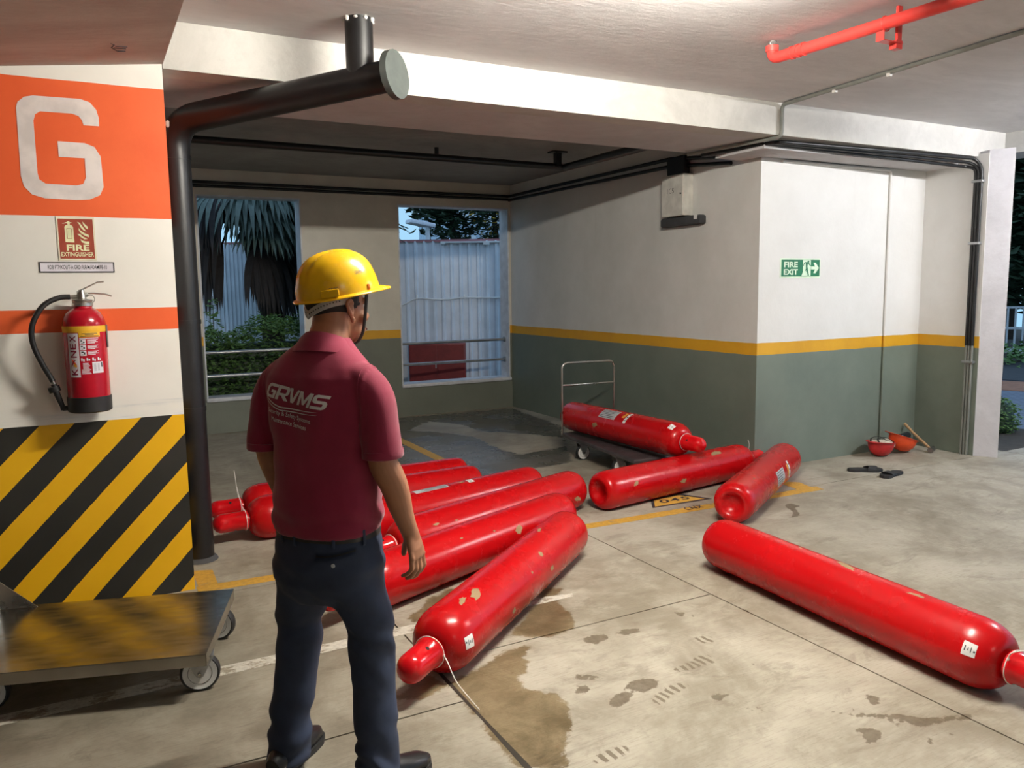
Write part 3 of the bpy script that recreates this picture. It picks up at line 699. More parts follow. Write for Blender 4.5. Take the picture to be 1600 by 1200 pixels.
for ch, zc, hh in (('K', 1.232, .032), ('N', 1.316, .032), ('E', 1.352, .027), ('X', 1.389, .03)):
    b = fit_bm(text_flat(ch, 1, .018), hh, .030, zc, 0)
    slice_bm(b, 1, .008); bm_map(b, lambda u, v: onext(.0016)(ed(-34) - v, u)); MB().bm(b).build('lettering', M['maroon'], lp)
fl_ = MB()
for q in ([(1.258, -.014), (1.270, -.010), (1.285, .002), (1.294, .013), (1.283, .009), (1.272, .004)],): fl_.prism(q, .0014, .0020, lambda u, v, h: onext(h)(ed(-34) - v, u))
fl_.build('flame_emblem', M['helm_orange'], lp)
fl2 = MB().prism([(1.255, .015), (1.266, .006), (1.278, .001), (1.290, -.012), (1.286, .001), (1.275, .009), (1.264, .013)], .0016, .0022, lambda u, v, h: onext(h)(ed(-34) - v, u)); fl2.build('flame_emblem', M['maroon'], lp)
fl3 = MB().prism([(1.252, -.013), (1.262, -.012), (1.270, -.003), (1.262, .004), (1.256, -.002)], .0017, .0023, lambda u, v, h: onext(h)(ed(-34) - v, u)); fl3.build('flame_emblem', M['amber'], lp)
ys = epatch('warning_sticker', -16, 42, 1.396, 1.419, 'yellow_paint', .0011)
def stripes(nm, rows, mat, parent, off):
    b_ = MB()
    for a0, a1, z0, z1 in rows:
        bm = bmesh.new(); bm.faces.new([bm.verts.new((ed(a), z, 0)) for a, z in ((a0, z0), (a1, z0), (a1, z1), (a0, z1))]); slice_bm(bm, 0, .012); bm_map(bm, onext(off)); b_.bm(bm)
    o_ = b_.build(nm, M[mat], parent); o_['kind'] = 'stuff'; return o_
stripes('sticker_print', [(-8, 34, 1.411, 1.414), (0, 24, 1.4055, 1.4085), (-12, 38, 1.399, 1.402)], 'ink', ys, .0017)
for k, z in enumerate((1.362, 1.335, 1.308)):
    sq = epatch('pictogram', -15, 1, z, z + .024, 'sign_white')
    stripes('pictogram_print', [(-12, -8 + k, z + .014, z + .02), (-6, -2, z + .006, z + .013 + .002 * k), (-10, -7, z + .003, z + .007)], 'ink', sq, .0015)
rows = [(-15, 36, 1.388, 1.392)]
for z in (1.362, 1.335, 1.308):
    for k in range(4): rows.append((5, 34 - 5 * (k % 2) - 4 * (k == 3), z + .019 - .005 * k, z + .0215 - .005 * k))
for k, a in enumerate((-14, 0, 15, 30)): rows += [(a, a + 4, 1.283, 1.297), (a + 5, a + 9, 1.281 + .003 * (k % 2), 1.292)]
for k in range(9): rows.append((-14 + (k < 5) * 4, 6 + (k % 3) * 2 - (k < 5) * 2, 1.270 - .0062 * k, 1.273 - .0062 * k))
stripes('instruction_print', rows, 'sign_white', t, .0009)
cl_ = epatch('code_label', 14, 46, 1.222, 1.276, 'sign_white')
stripes('label_print', [(18, 24, 1.235 + .006 * k, 1.2365 + .006 * k) for k in range(6)] + [(28, 34, 1.235 + .006 * k, 1.2365 + .006 * k) for k in range(6)] + [(39, 43, 1.25, 1.272)], 'ink', cl_, .0015)

YC = 4.473
def oncol(off): return lambda u, v: (u, YC - off, v)
def colbox(b, x0, x1, z0, z1, o0, o1): return b.box(x0, x1, YC - o1, YC - o0, z0, z1)
t = thing('fire_extinguisher_sign', 'brown sign reading FIRE EXTINGUISHER with extinguisher and flames on the column', 'sign')
MB().box(-.108, .056, YC - .004, YC - .0002, 1.764, 1.972).build('plate', M['plate_cream'], t)
MB().box(-.101, .049, YC - .0046, YC - .003, 1.772, 1.963).build('red_field', M['sign_red'], t)
px_ = MB(); pl = lambda u, v, h: (u, YC - .0046 - h, v)
px_.prism([(-.074, 1.852), (-.036, 1.850), (-.037, 1.925), (-.043, 1.933), (-.050, 1.935), (-.050, 1.942), (-.040, 1.945), (-.050, 1.947), (-.052, 1.952), (-.058, 1.952), (-.062, 1.948), (-.084, 1.940), (-.064, 1.942), (-.060, 1.940), (-.060, 1.935), (-.068, 1.933), (-.074, 1.925)], 0, .0008, pl)
px_.build('extinguisher_symbol', M['glow'], t)
iw = MB()
for a in ((-.066, -.044, 1.868, 1.870), (-.066, -.044, 1.916, 1.918), (-.066, -.064, 1.868, 1.918), (-.046, -.044, 1.868, 1.918)): iw.box(a[0], a[1], YC - .0060, YC - .0050, a[2], a[3])
iw.build('symbol_outline', M['sign_red'], t)
fm = MB()
for q in ([(-.018, 1.950), (-.008, 1.946), (.004, 1.928), (.016, 1.908), (.020, 1.904), (.008, 1.908), (-.004, 1.922), (-.010, 1.938)], [(.004, 1.953), (.014, 1.940), (.026, 1.928), (.026, 1.914), (.016, 1.922), (.008, 1.936)],
          [(-.014, 1.922), (-.006, 1.908), (.010, 1.896), (.028, 1.888), (.028, 1.876), (.010, 1.884), (-.006, 1.896), (-.013, 1.908)], [(-.022, 1.892), (-.010, 1.892), (.004, 1.878), (.022, 1.868), (.008, 1.866), (-.006, 1.876)], [(-.010, 1.868), (.0, 1.860), (.014, 1.856), (.028, 1.856), (.028, 1.843), (.012, 1.844), (-.004, 1.852)]): fm.prism(q, 0, .0008, pl)
fm.build('flame_symbol', M['glow'], t)
text_part('lettering', 'FIRE', .098, .030, lambda u, v: (u - .022, YC - .0056, v + 1.825), M['glow'], t, .03)
text_part('lettering', 'EXTINGUISHER', .140, .021, lambda u, v: (u - .026, YC - .0056, v + 1.793), M['glow'], t, .012)
t = thing('asset_plate', 'white plate with black border and printed code below the fire extinguisher sign', 'sign')
MB().box(-.195, .131, YC - .003, YC - .0002, 1.704, 1.756).build('border', M['ink'], t)
MB().box(-.189, .125, YC - .0036, YC - .002, 1.710, 1.750).build('plate', M['sign_white'], t)
text_part('lettering', 'RDB PTP/KOL/T-A GRD FLR/M.FOAM/FE-10', .255, .020, lambda u, v: (u - .03, YC - .0042, v + 1.731), M['ink'], t, .008)

# ---------------------------------------------------------------- fire exit sign
t = thing('fire_exit_sign', 'green FIRE EXIT sign with running man and arrow on white wall', 'sign', (5.510, 4.979, 1.742))
pw = lambda h0: (lambda u, v, h: (u, -h0 - h, v))
MB().box(-.245, .245, -.004, -.0002, -.083, .083).build('plate', M['glow_green'], t)
MB().box(-.232, .236, -.0048, -.003, -.072, .072).build('green_field', M['green_sign'], t)
text_part('lettering', 'FIRE', .165, .048, lambda u, v: (u - .118, -.0058, v + .030), M['glow_green'], t, .035)
text_part('lettering', 'EXIT', .170, .048, lambda u, v: (u - .118, -.0058, v - .034), M['glow_green'], t, .035)
MB().prism([(.028, .070), (.124, .070), (.124, -.068), (.012, -.068), (.028, -.035)], 0, .0008, pw(.0048)).build('doorway_symbol', M['glow_green'], t)
rm = MB()
rm.prism([(.093 + .011 * math.cos(a), .055 + .011 * math.sin(a)) for a in [2 * PI * k / 12 for k in range(12)]], 0, .0008, pw(.0056))
for q in ([(.035, .018), (.043, .036), (.060, .044), (.085, .042), (.100, .030), (.118, .016), (.124, .020), (.104, .042), (.080, .052), (.055, .052), (.038, .042), (.029, .020)],
          [(.060, .045), (.086, .044), (.082, .012), (.094, -.030), (.104, -.066), (.090, -.068), (.076, -.025), (.064, -.004), (.054, -.026), (.020, -.026), (.020, -.038), (.064, -.038), (.070, -.020), (.064, .0)]): rm.prism(q, 0, .0008, pw(.0056))
rm.build('running_man_symbol', M['green_sign'], t)
MB().prism([(.128, .013), (.176, .013), (.158, .046), (.184, .046), (.226, 0), (.184, -.046), (.158, -.046), (.176, -.013), (.128, -.013)], 0, .0008, pw(.0056)).build('arrow_symbol', M['glow_green'], t)

# ---------------------------------------------------------------- distribution box and wall boxes on the bay wall
t = thing('distribution_box', 'cream distribution box marked 1C5 high on the bay wall', 'electrical box', (5.02, 5.975, 2.25))
MB().box(-.115, 0, -.155, .155, 0, .38, b=.004).build('body', M['box'], t)
MB().box(-.123, -.113, -.150, .150, .006, .372, b=.003).build('door', M['box'], t)
MB().cyl((-.123, -.125, .20), (-.130, -.125, .20), .008).build('door_lock', M['ink'], t)
text_part('lettering', '1C5', .095, .046, lambda u, v: (-.1240, -u + .02, v + .235), M['ink'], t, -.004)
MB().box(-.09, -.01, -.12, .12, .385, .55, b=.01).build('cable_trunk', M['black_paint'], t)
t = thing('cable_trunking', 'short dark grey trunking bar fixed under the distribution box', 'cable trunking', (5.02, 5.90, 2.158))
b_ = MB(); b_.box(-.09, 0, -.27, .29, 0, .085, b=.02); b_.build('body', M['asphalt'], t, 40)
MB().box(-.095, -.085, -.24, -.20, .045, .085, b=.003).build('clip', M['sticker'], t)

# ---------------------------------------------------------------- pipes
t = thing('drain_pipe', 'thick black drain pipe beside the column bending out under the beam', 'pipe', (.50, 4.97, 0))
MB().tube(elbow([(0, 0, 0), (0, 0, 2.56), (.93, -1.08, 2.665)], .17, 9), .078, 24, (1, 0, 0)).build('pipe', M['black_paint'], t, 60)
dv = Vector((.93, -1.08, .105)).normalized()
e_ = Vector((.93, -1.08, 2.665))
fg = MB().cyl(e_ - dv * .02, e_ + dv * .015, .118, n=28)
fg.build('end_flange', M['flange'], t, 40)
q_ = Vector((.80, -.93, 2.65)); MB().cyl(q_, (q_.x, q_.y, 2.955), .070, n=22).build('riser', M['black_paint'], t, 50)
sl_ = MB(); 
for k in range(9):
    a = k * .7; sl_.ell((q_.x + .072 * math.cos(a), q_.y + .072 * math.sin(a), 2.945), (.012, .012, .006 + .004 * (k % 3)), n=8, m=4)
sl_.build('plaster_patch', M['white_paint'], t, 60)
for z in (.92, 1.43, 2.36): MB().cyl((0, 0, z - .012), (0, 0, z + .012), .082, n=24).build('coupling', M['black_paint'], t, 40)
ch = MB(); ch.ell((-.062, -.055, 2.50), (.012, .016, .04), n=8, m=6); ch.ell((-.04, -.075, 2.53), (.014, .008, .02), n=8, m=6); ch.build('bare_patch', M['brown_soffit'], t, 60)
MB().lathe([(.10, 0), (.092, .015), (.079, .025)], 20).build('mortar_collar', M['asphalt'], t, 50)

def conduit(label, pts, r, mat, clips=(), rad=.04, name='conduit', cat='conduit', n=10):
    t = thing(name, label, cat)
    MB().tube(elbow(pts, rad, 4), r, n).build('pipe', M[mat], t, 60)
    for c in clips: MB().box(c[0] - .014, c[0] + .014, c[1] - .014, c[1] + .014, c[2] - .014, c[2] + .014, b=.003).build('clip', M['sticker'], t)
    return t
conduit('dark conduit crossing the front ceiling then dropping over the beam', [(4.50, 1.9, 2.938), (4.69, 4.455, 2.938), (4.69, 4.455, 2.705), (4.55, 5.35, 2.70)], .015, 'grey_pipe', [(4.655, 3.95, 2.925), (4.62, 3.5, 2.925)])
for k in range(2):
    conduit('thin dark conduit %s of a pair along the bay wall top' % ('upper', 'lower')[k], [(4.99 - .05 * (1 - k), 5.3, 2.70 - .05 * k), (4.985, 6.1, 2.80 - .07 * k), (4.985, 9.40, 2.80 - .05 * k)], .018, 'black_paint')
    conduit('thin dark conduit %s of a pair across the back wall top' % ('upper', 'lower')[k], [(0, 9.41, 2.80 - .042 * k), (4.98, 9.41, 2.80 - .042 * k)], .016, 'black_paint')
for k in range(3):
    conduit(('first', 'second', 'third')[k] + ' dark conduit from the front of a bundle below the right beam', [(4.66 + .03 * k, 5.3, 2.695), (4.72 + .03 * k, 4.60 - .05 * k + .05, 2.690), (7.10, 4.56 - .045 * k, 2.640 + .03 * k), (7.135, 4.475 - .027 * k, 2.62), (7.135, 4.475 - .027 * k, 1.02)], .0145, 'black_paint', [], .05)
    conduit(('left', 'middle', 'right')[k] + ' grey conduit of three running down the grey dado to floor', [(7.137, 4.475 - .027 * k, 1.03), (7.137, 4.475 - .027 * k, 0)], .012, 'grey_pipe')
t = thing('pipe_clamps', 'metal clamps holding three conduits on the return wall', 'clamp')
for z in (.87, 1.95, 2.50): MB().box(7.112, 7.157, 4.395, 4.50, z - .012, z + .012, b=.004).build('clamp', M['galv'], t)
conduit('white painted conduit down the fire exit wall ending behind red helmets', [(5.25, 4.965, 2.635), (6.64, 4.965, 2.635), (6.64, 4.965, 0)], .013, 'wall', [])
t = thing('conduit', 'black pipe hung across the dark bay ceiling', 'pipe')
MB().tube([(.4, 6.84, 2.80), (4.3, 6.95, 2.80)], .032, 14).build('pipe', M['black_paint'], t, 60)
MB().tube([(4.3, 6.98, 2.80), (4.3, 5.42, 2.80)], .028, 14).build('branch_pipe', M['black_paint'], t, 60)
MB().box(4.20, 4.26, 6.90, 6.96, 2.80, 2.945).build('hanger', M['black_paint'], t); MB().box(4.15, 4.31, 6.87, 6.99, 2.93, 2.945).build('hanger_plate', M['black_paint'], t)
MB().cyl((2.92, 6.91, 2.83), (2.92, 6.91, 2.89), .02).build('sprinkler_head', M['black_paint'], t)

t = thing('sprinkler_pipe', 'red sprinkler pipe under the ceiling ending in upturned elbow', 'pipe')
MB().tube(elbow([(3.66, .6, 2.86), (3.49, 3.40, 2.86), (3.49, 3.40, 2.925)], .05, 6), .031, 18).build('pipe', M['pipe_red'], t, 60)
rg = MB()
for k in range(3): rg.cyl((3.50, 3.27 - .04 * k, 2.86), (3.50, 3.255 - .04 * k, 2.86), .036, n=18)
rg.cyl((3.49, 3.40, 2.90), (3.49, 3.40, 2.93), .036, n=18); rg.build('coupling_ring', M['pipe_red'], t, 40)
sp_ = MB().cyl((3.49, 3.40, 2.925), (3.49, 3.40, 2.94), .012); sp_.torus((3.49, 3.40, 2.945), .016, .003, 'Y', 14, 6); sp_.cyl((3.49, 3.40, 2.950), (3.49, 3.40, 2.953), .024); sp_.build('sprinkler_head', M['steel'], t, 50)
hg = MB(); hg.box(3.615, 3.645, 2.70, 2.715, 2.775, 2.954); hg.box(3.50, 3.645, 2.69, 2.735, 2.775, 2.779); hg.box(3.50, 3.504, 2.69, 2.735, 2.779, 2.82); hg.box(3.60, 3.645, 2.695, 2.735, 2.75, 2.79)
hg.build('bracket', M['pipe_red'], t); MB().torus((3.537, 2.71, 2.86), .035, .004, 'Y', 18, 6).build('u_bolt', M['pipe_red'], t, 60)

# ---------------------------------------------------------------- upturned helmets, hammer, slippers in the corner
def bowl_helmet(label, loc, rz, tilt, mat, seed, brim=.05):
    t = thing('safety_helmet', label, 'helmet', loc, rz, 'red helmets in the wall corner'); t.rotation_euler = (tilt, 0, rz)
    out = []; inn = []
    n = 36
    def ring(u, off, zz):
        return [((.110 * u + off) * math.cos(a) * 1.0, (.138 * u + off) * math.sin(a), zz) for a in [2 * PI * k / n for k in range(n)]]
    rs = []
    for k in range(9):
        a = k / 8 * PI / 2; rs.append(ring(max(.02, math.sin(a) ** .8), 0, .135 * (1 - math.cos(a))))
    rs.append([((.110 + .012) * math.cos(a), (.138 + .012 + (brim if math.sin(a) > 0 else 0) * max(0, math.sin(a)) ** 3) * math.sin(a), .133) for a in [2 * PI * k / n for k in range(n)]])
    rs.append([(x, y, .137) for x, y, z in rs[-1]]); rs.append(ring(.97, 0, .138))
    for k in range(7, -1, -1):
        a = k / 8 * PI / 2; rs.append(ring(max(.02, math.sin(a) ** .8) * .97, 0, .004 + .134 * (1 - math.cos(a))))
    MB().rings(rs, True).build('shell', M[mat], t, 40)
    return t
h1 = bowl_helmet('left red hard hat lying upturned with pale cloth lining inside', (6.43, 4.80, 0), R(100), R(6), 'helm_red', 1)
ln = MB(); 
for k in range(14): ln.tube(smoothpath([(rnd.uniform(-.09, -.03), rnd.uniform(-.1, .1), rnd.uniform(.10, .13)), (rnd.uniform(-.03, .03), rnd.uniform(-.1, .1), rnd.uniform(.12, .155)), (rnd.uniform(.03, .09), rnd.uniform(-.1, .1), rnd.uniform(.10, .135))], 4), rnd.uniform(.010, .02), 8)
ln.build('liner', M['cloth'], h1, 60)
ls = MB()
for s in (-.03, .03): ls.tube(smoothpath([(s - .05, -.11, .13), (s, -.03, .175), (s + .03, .06, .165), (s * 1.4, .12, .135)], 5), [(.003, .008)] * 16, 8)
ls.build('harness_strap', M['strap'], h1, 60)
h2 = bowl_helmet('right orange red hard hat lying tilted on its crown beside hammer', (6.70, 4.80, .022), R(78), R(19), 'helm_orange', 2, .06)
b_ = MB(); b_.cyl((.0, -.06, .15), (.0, .08, .155), .034, n=16); b_.cyl((0, .08, .155), (0, .10, .155), .02); b_.ell((0, -.06, .15), (.034, .02, .034)); o = b_.build('dark_bottle', M['bottle'], None, 50)
o.location = (6.76, 4.80, .0); o.rotation_euler = (0, 0, R(-78)); tag(o, 'black bottle lying in the right orange red hard hat', 'bottle')
MB().tube(smoothpath([(-.06, -.1, .12), (-.02, -.04, .10), (.03, .04, .11), (.07, .1, .125)], 4), [(.004, .01)] * 13, 8).build('harness_strap', M['strap'], h2, 60)
t = thing('hammer', 'hammer with long wooden handle leaning in the wall corner', 'hammer')
MB().tube([(6.965, 4.66, .035), (6.97, 4.85, .16), (6.985, 4.955, .232)], [.013, .012, .014], 10).build('handle', M['wood'], t, 50)
hd = MB(); hd.cyl((6.92, 4.635, .032), (7.01, 4.665, .032), .024, n=12); hd.build('head', M['dull_steel'], t, 40)

def slipper(label, loc, rz):
    t = thing('slipper', label, 'slipper', loc, rz, 'pair of slippers on the floor')
    sole = [(-.04, -.11), (-.048, -.03), (-.036, .03), (-.052, .10), (-.045, .145), (-.01, .165), (.03, .155), (.052, .11), (.05, .05), (.036, -.02), (.042, -.09), (.02, -.125), (-.02, -.128)]
    MB().prism(sole, 0, .022).build('sole', M['slipper'], t)
    MB().prism([(x * .94, y * .96) for x, y in sole], .022, .025).build('footbed', M['slipper'], t)
    st = MB(); st.rings([[(-.052, y, .016), (-.048, y, .032), (-.02, y + .02, .045), (.02, y + .02, .045), (.048, y, .032), (.052, y, .016), (.048, y, .014), (.044, y, .028), (.018, y + .02, .040), (-.018, y + .02, .040), (-.044, y, .028), (-.048, y, .014)] for y in (.02, .05, .09)], True)
    st.build('strap', M['slipper'], t, 50)
    return t
slipper('left black slipper lying flat in front of red helmets', (5.78, 4.47, 0), R(-120))
slipper('right black slipper lying sole edge forward near red helmets', (5.86, 4.25, 0), R(100))

# ---------------------------------------------------------------- the man
man = thing('person', 'man in yellow hard hat and maroon polo shirt standing with his back to the viewer', 'person', (.63, 2.46, 0), R(-50))
def remesh(mb, name, voxel, mat, parent, smooth=3, fn=None):
    me = mb.mesh(name + '_raw', mat); ob = bpy.data.objects.new('tmp', me); COL.objects.link(ob)
    md = ob.modifiers.new('r', 'REMESH'); md.mode = 'VOXEL'; md.voxel_size = voxel; md.use_smooth_shade = True
    if smooth:
        sm = ob.modifiers.new('s', 'SMOOTH'); sm.factor = .5; sm.iterations = smooth
    dg = bpy.context.evaluated_depsgraph_get(); out = bpy.data.meshes.new_from_object(ob.evaluated_get(dg))
    bpy.data.objects.remove(ob); bpy.data.meshes.remove(me); out.name = name
    out.materials.clear(); out.materials.append(mat)
    if fn:
        n = len(out.vertices); co = np.empty(n * 3, np.float32); out.vertices.foreach_get('co', co); no = np.empty(n * 3, np.float32); out.vertex_normals.foreach_get('vector', no)
        co = co.reshape(-1, 3); no = no.reshape(-1, 3)
        d = np.array([fn(Vector(c), Vector(q)) for c, q in zip(co.tolist(), no.tolist())])
        out.vertices.foreach_set('co', (co + no * d[:, None]).astype(np.float32).ravel())
    out.polygons.foreach_set('use_smooth', [True] * len(out.polygons)); out.update()
    return link(name, out, parent)
def sring(z, cx, cy, rx, ry, e=2.3, n=36, tilt=0.):
    out = []
    for k in range(n):
        a = 2 * PI * k / n; c, s = math.cos(a), math.sin(a)
        x = rx * math.copysign(abs(c) ** (2 / e), c); y = ry * math.copysign(abs(s) ** (2 / e), s)
        out.append(Vector((cx + x, cy + y, z + tilt * y)))
    return out
# head frame: turned 23 degrees further to his right
HC = Vector((0, .09, 0)); HR = Matrix.Rotation(R(-23), 4, 'Z')
HM = Matrix.Translation(HC) @ HR
hd_ = MB()
hd_.ell((0, -.002, 1.590), (.077, .098, .092)); hd_.ell((0, .020, 1.535), (.066, .080, .085)); hd_.ell((0, .040, 1.485), (.054, .058, .050)); hd_.ell((0, .068, 1.452), (.030, .028, .022))
hd_.ell((0, .088, 1.565), (.050, .018, .013)); hd_.ell((0, .088, 1.43 + .045), (.030, .020, .020))
hd_.tube([(0, .092, 1.560), (0, .106, 1.535), (0, .116, 1.515), (0, .104, 1.503)], [.009, .011, .014, .010], 12, (1, 0, 0)); hd_.ell((.012, .102, 1.508), (.009, .012, .009)); hd_.ell((-.012, .102, 1.508), (.009, .012, .009))
for s in (-1, 1):
    hd_.ell((s * .045, .068, 1.515), (.020, .026, .020))
    hd_.tube(smoothpath([(s * .076, .012, 1.512), (s * .084, .004, 1.524), (s * .090, -.010, 1.545), (s * .090, -.012, 1.562), (s * .084, .004, 1.570), (s * .078, .016, 1.556)], 4), .0062, 8)
    hd_.ell((s * .079, .006, 1.540), (.007, .014, .024)); hd_.ell((s * .081, .012, 1.508), (.007, .009, .011))
hd_.xf(HM)
body = MB(); body.v += hd_.v; body.f += hd_.f; body.mi += hd_.mi
body.tube([(0, .015, 1.37), (0, .035, 1.43), (0, .062, 1.48), (0, .080, 1.54)], [(.075, .066), (.064, .062), (.061, .060), (.060, .062)], 24, (1, 0, 0))
body.rings([sring(*a) for a in ((.70, 0, .01, .150, .105), (.80, 0, .01, .155, .105), (.90, 0, .012, .150, .108), (1.05, 0, .02, .152, .108), (1.20, 0, .018, .165, .105), (1.30, 0, .012, .165, .09), (1.36, 0, .018, .125, .068), (1.41, 0, .03, .070, .058))])
RW = Vector((.252, .085, .835)); LW = Vector((-.200, .09, .845))
for s, wv, el in ((1, RW, Vector((.217, -.006, 1.075))), (-1, LW, Vector((-.212, .0, 1.085)))):
    body.tube(smoothpath([(s * .135, .013, 1.335), (s * .182, .006, 1.275), (s * .203, .0, 1.18), el], 4), [.048 - .0004 * k for k in range(13)], 18)
    mid = el.lerp(wv, .32) + Vector((s * .006, .004, 0))
    body.tube(smoothpath([el + Vector((0, 0, .03)), el, mid, el.lerp(wv, .72), wv, wv + Vector((s * .004, .006, -.025))], 3), [(.042, .042), (.0425, .043), (.043, .044), (.0445, .045), (.0455, .046), (.045, .0455), (.0435, .044), (.041, .042), (.038, .040), (.034, .036), (.031, .033), (.028, .031), (.0265, .030), (.0255, .0305), (.0255, .032), (.025, .033)], 18, (1, 0, 0))
def hand(b, wv, s):
    def P(x, y, z): return wv + Vector((s * x, y, z))
    # palm: flat across y, back of the hand outwards
    b.tube([P(0, 0, .012), P(.008, .004, -.022), P(.016, .007, -.055), P(.020, .010, -.088)], [(.020, .028), (.0175, .036), (.0165, .0415), (.0125, .0405)], 18, (1, 0, 0))
    b.ell(P(-.006, .026, -.040), (.016, .018, .030))
    for k, (dy, ln, cu) in enumerate(((.040, .92, .0), (.017, 1.04, .15), (-.006, .98, .35), (-.028, .78, .5))):
        r = .0092 if k < 3 else .0078
        a = P(.019, dy, -.082); q = a + Vector((s * (.006 - .012 * cu), .002, -.042 * ln)); w_ = q + Vector((s * (-.014 - .008 * cu), .001, -.024 * ln)); e = w_ + Vector((s * (-.0185), 0, -.010 * ln))
        b.tube([a + Vector((0, 0, .02)), a, a.lerp(q, .5), q, q.lerp(w_, .5), w_, e, e + Vector((-s * .004, 0, -.001))], [r * 1.05, r * 1.1, r, r * 1.07, r * .95, r * 1.0, r * .85, r * .5], 12)
        b.ell(a + Vector((s * .006, 0, .002)), (r * .75, r, r))
    th = [P(-.002, .024, -.012), P(-.026, .036, -.038), P(-.041, .040, -.064), P(-.046, .038, -.092), P(-.046, .037, -.100)]
    b.tube(th, [.014, .0135, .0115, .0095, .005], 12)
hand(body, RW, 1); hand(body, LW, -1)
LEG = {1: [(.090, .005, .74), (.112, .004, .62), (.140, .016, .46), (.158, -.004, .28), (.170, -.022, .12), (.172, -.024, .06)]}
LEG[-1] = [(-.090, .005, .74), (-.112, .004, .62), (-.142, .018, .46), (-.160, -.002, .28), (-.174, -.022, .12), (-.176, -.026, .06)]
FOOT = {1: (.172, -.03, R(-25)), -1: (-.176, -.035, R(6))}
for s in (1, -1):
    body.tube(LEG[s], [.078, .070, .052, .050, .038, .036], 18)
    fx, fy, fa = FOOT[s]; fm_ = Matrix.Translation((fx, fy, 0)) @ Matrix.Rotation(fa, 4, 'Z')
    body.tube([fm_ @ Vector(q) for q in ((0, -.05, .05), (0, .02, .055), (0, .10, .04), (0, .17, .03))], [(.03, .035), (.032, .03), (.036, .022), (.03, .014)], 14, (1, 0, 0))
remesh(body, 'body', .0042, M['skin'], man, 2)
for s in (-1, 1):
    MB().ell((s * .030, .083, 1.548), (.012, .012, .010)).xf(HM).build('eye', M['eye'], man, 60)
    MB().tube([(s * .014, .104, 1.572), (s * .032, .100, 1.577), (s * .052, .084, 1.571)], [.003, .005, .003], 8).xf(HM).build('eyebrow', M['hair'], man, 60)
MB().tube([(-.022, .103, 1.473), (0, .112, 1.476), (.022, .103, 1.473)], [.003, .006, .003], 8).xf(HM).build('lips', M['lip'], man, 60)
# hair: short, seen between helmet and headband
hr = MB(); hb_ = MB().ell((0, -.004, 1.588), (.081, .101, .094), n=48, m=32)
keep = [i for i, v in enumerate(hb_.v) if not (v[1] > .055 or v[2] < 1.500 + .0 + max(0, (v[1] + .05)) * .45)]
ks = set(keep); fs = [f for f in hb_.f if all(i in ks for i in f)]
hr.add(hb_.v, fs); me = hr.xf(HM).mesh('hair', M['hair'], 60)
bm = bmesh.new(); bm.from_mesh(me); bmesh.ops.delete(bm, geom=[v for v in bm.verts if not v.link_faces], context='VERTS'); bmesh.ops.solidify(bm, geom=bm.faces[:], thickness=.006); bm.to_mesh(me); bm.free()
link('hair', me, man)

# helmet, tilted back 10 degrees
HH = HM @ Matrix.Translation((0, .016, 1.588)) @ Matrix.Rotation(R(10), 4, 'X')
n = 72
def hring(f, zz, off=0.):
    out = []
    for k in range(n):
        a = 2 * PI * k / n; c, s_ = math.cos(a), math.sin(a)
        x, y = (.113 * f + off) * c, (.140 * f + off) * s_
        rz_ = 0.
        if 0 < zz:
            for cx_, wd, h_ in ((0, .014, .006), (.036, .008, .0045), (-.036, .008, .0045)):
                rz_ = max(rz_, h_ * max(0, 1 - ((x - cx_) / wd) ** 4) * min(1, max(0, (zz - .045) / .03)))
        out.append(Vector((x * (1 + rz_ * 2), y * (1 + rz_ * 3), zz + rz_)))
    return out
rs = []
def brim(off, zz):
    out = []
    for k in range(n):
        a = 2 * PI * k / n; c, s_ = math.cos(a), math.sin(a); fr = max(0, s_) ** 2.2 * .042
        out.append(Vector(((.113 + off) * c, (.140 + off + fr) * s_, zz - fr * .22)))
    return out
rs += [brim(-.004, -.004), brim(.011, -.004), brim(.012, -.001), brim(.010, .002), hring(1.0, .006)]
for k in range(1, 17):
    a = k / 16 * PI / 2; rs.append(hring(max(.01, math.cos(a) ** .72), .006 + .130 * math.sin(a) ** 1.08))
hel_o = MB().rings(rs, True)
hel = hel_o.xf(HH).build('safety_helmet', M['helmet'], man, 45)
def hpart(mb, nm, mat, sm=50): return mb.xf(HH).build(nm, M[mat], hel, sm)
for s in (-1, 1):
    hpart(MB().box(-.003, .008, -.028, .028, .006, .030, b=.003).xf(Matrix.Translation((s * .1115 * math.sin(R(128)), .139 * math.cos(R(128)), 0)) @ Matrix.Rotation(R(-s * 42) if s > 0 else R(222), 4, 'Z')), 'slot_housing', 'helmet', 40)
    hpart(MB().box(s * .106 - .004, s * .106 + .005, .040, .049, .006, .024, b=.002), 'strap_clip', 'orange_clip', 40)
# headband behind the head
def bandring(a0, a1, m_, rx, ry, z0, z1, h, th):
    rows = []
    for k in range(m_ + 1):
        a = a0 + (a1 - a0) * k / m_; f = abs(math.cos((a - a0) / (a1 - a0) * PI)); zz = z0 + (z1 - z0) * f
        rows.append([(q * math.cos(a) * rx / 1, q * math.sin(a) * ry, zz + d) for q, d in ((1, 0), (1 + th, 0), (1 + th, h), (1, h))])
    return rows
rw = bandring(R(182), R(358), 30, .0815, .0955, 1.511, 1.556, .026, .03)
band = MB().rings([[Vector(p) for p in r] for r in rw], True).xf(HM).build('headband', M['band'], hel, 40)
hb2 = MB()
for k in range(3, 28, 1):
    a = R(182) + R(176) * k / 30; f = abs(math.cos((a - R(182)) / R(176) * PI)); zz = 1.511 + .045 * f + .013
    c = Vector((.0838 * math.cos(a), .0982 * math.sin(a), zz)); d = Vector((math.cos(a), math.sin(a), 0))
    hb2.cyl(c, c + d * .0012, .0022, n=8)
hb2.xf(HM).build('band_holes', M['strap'], hel)
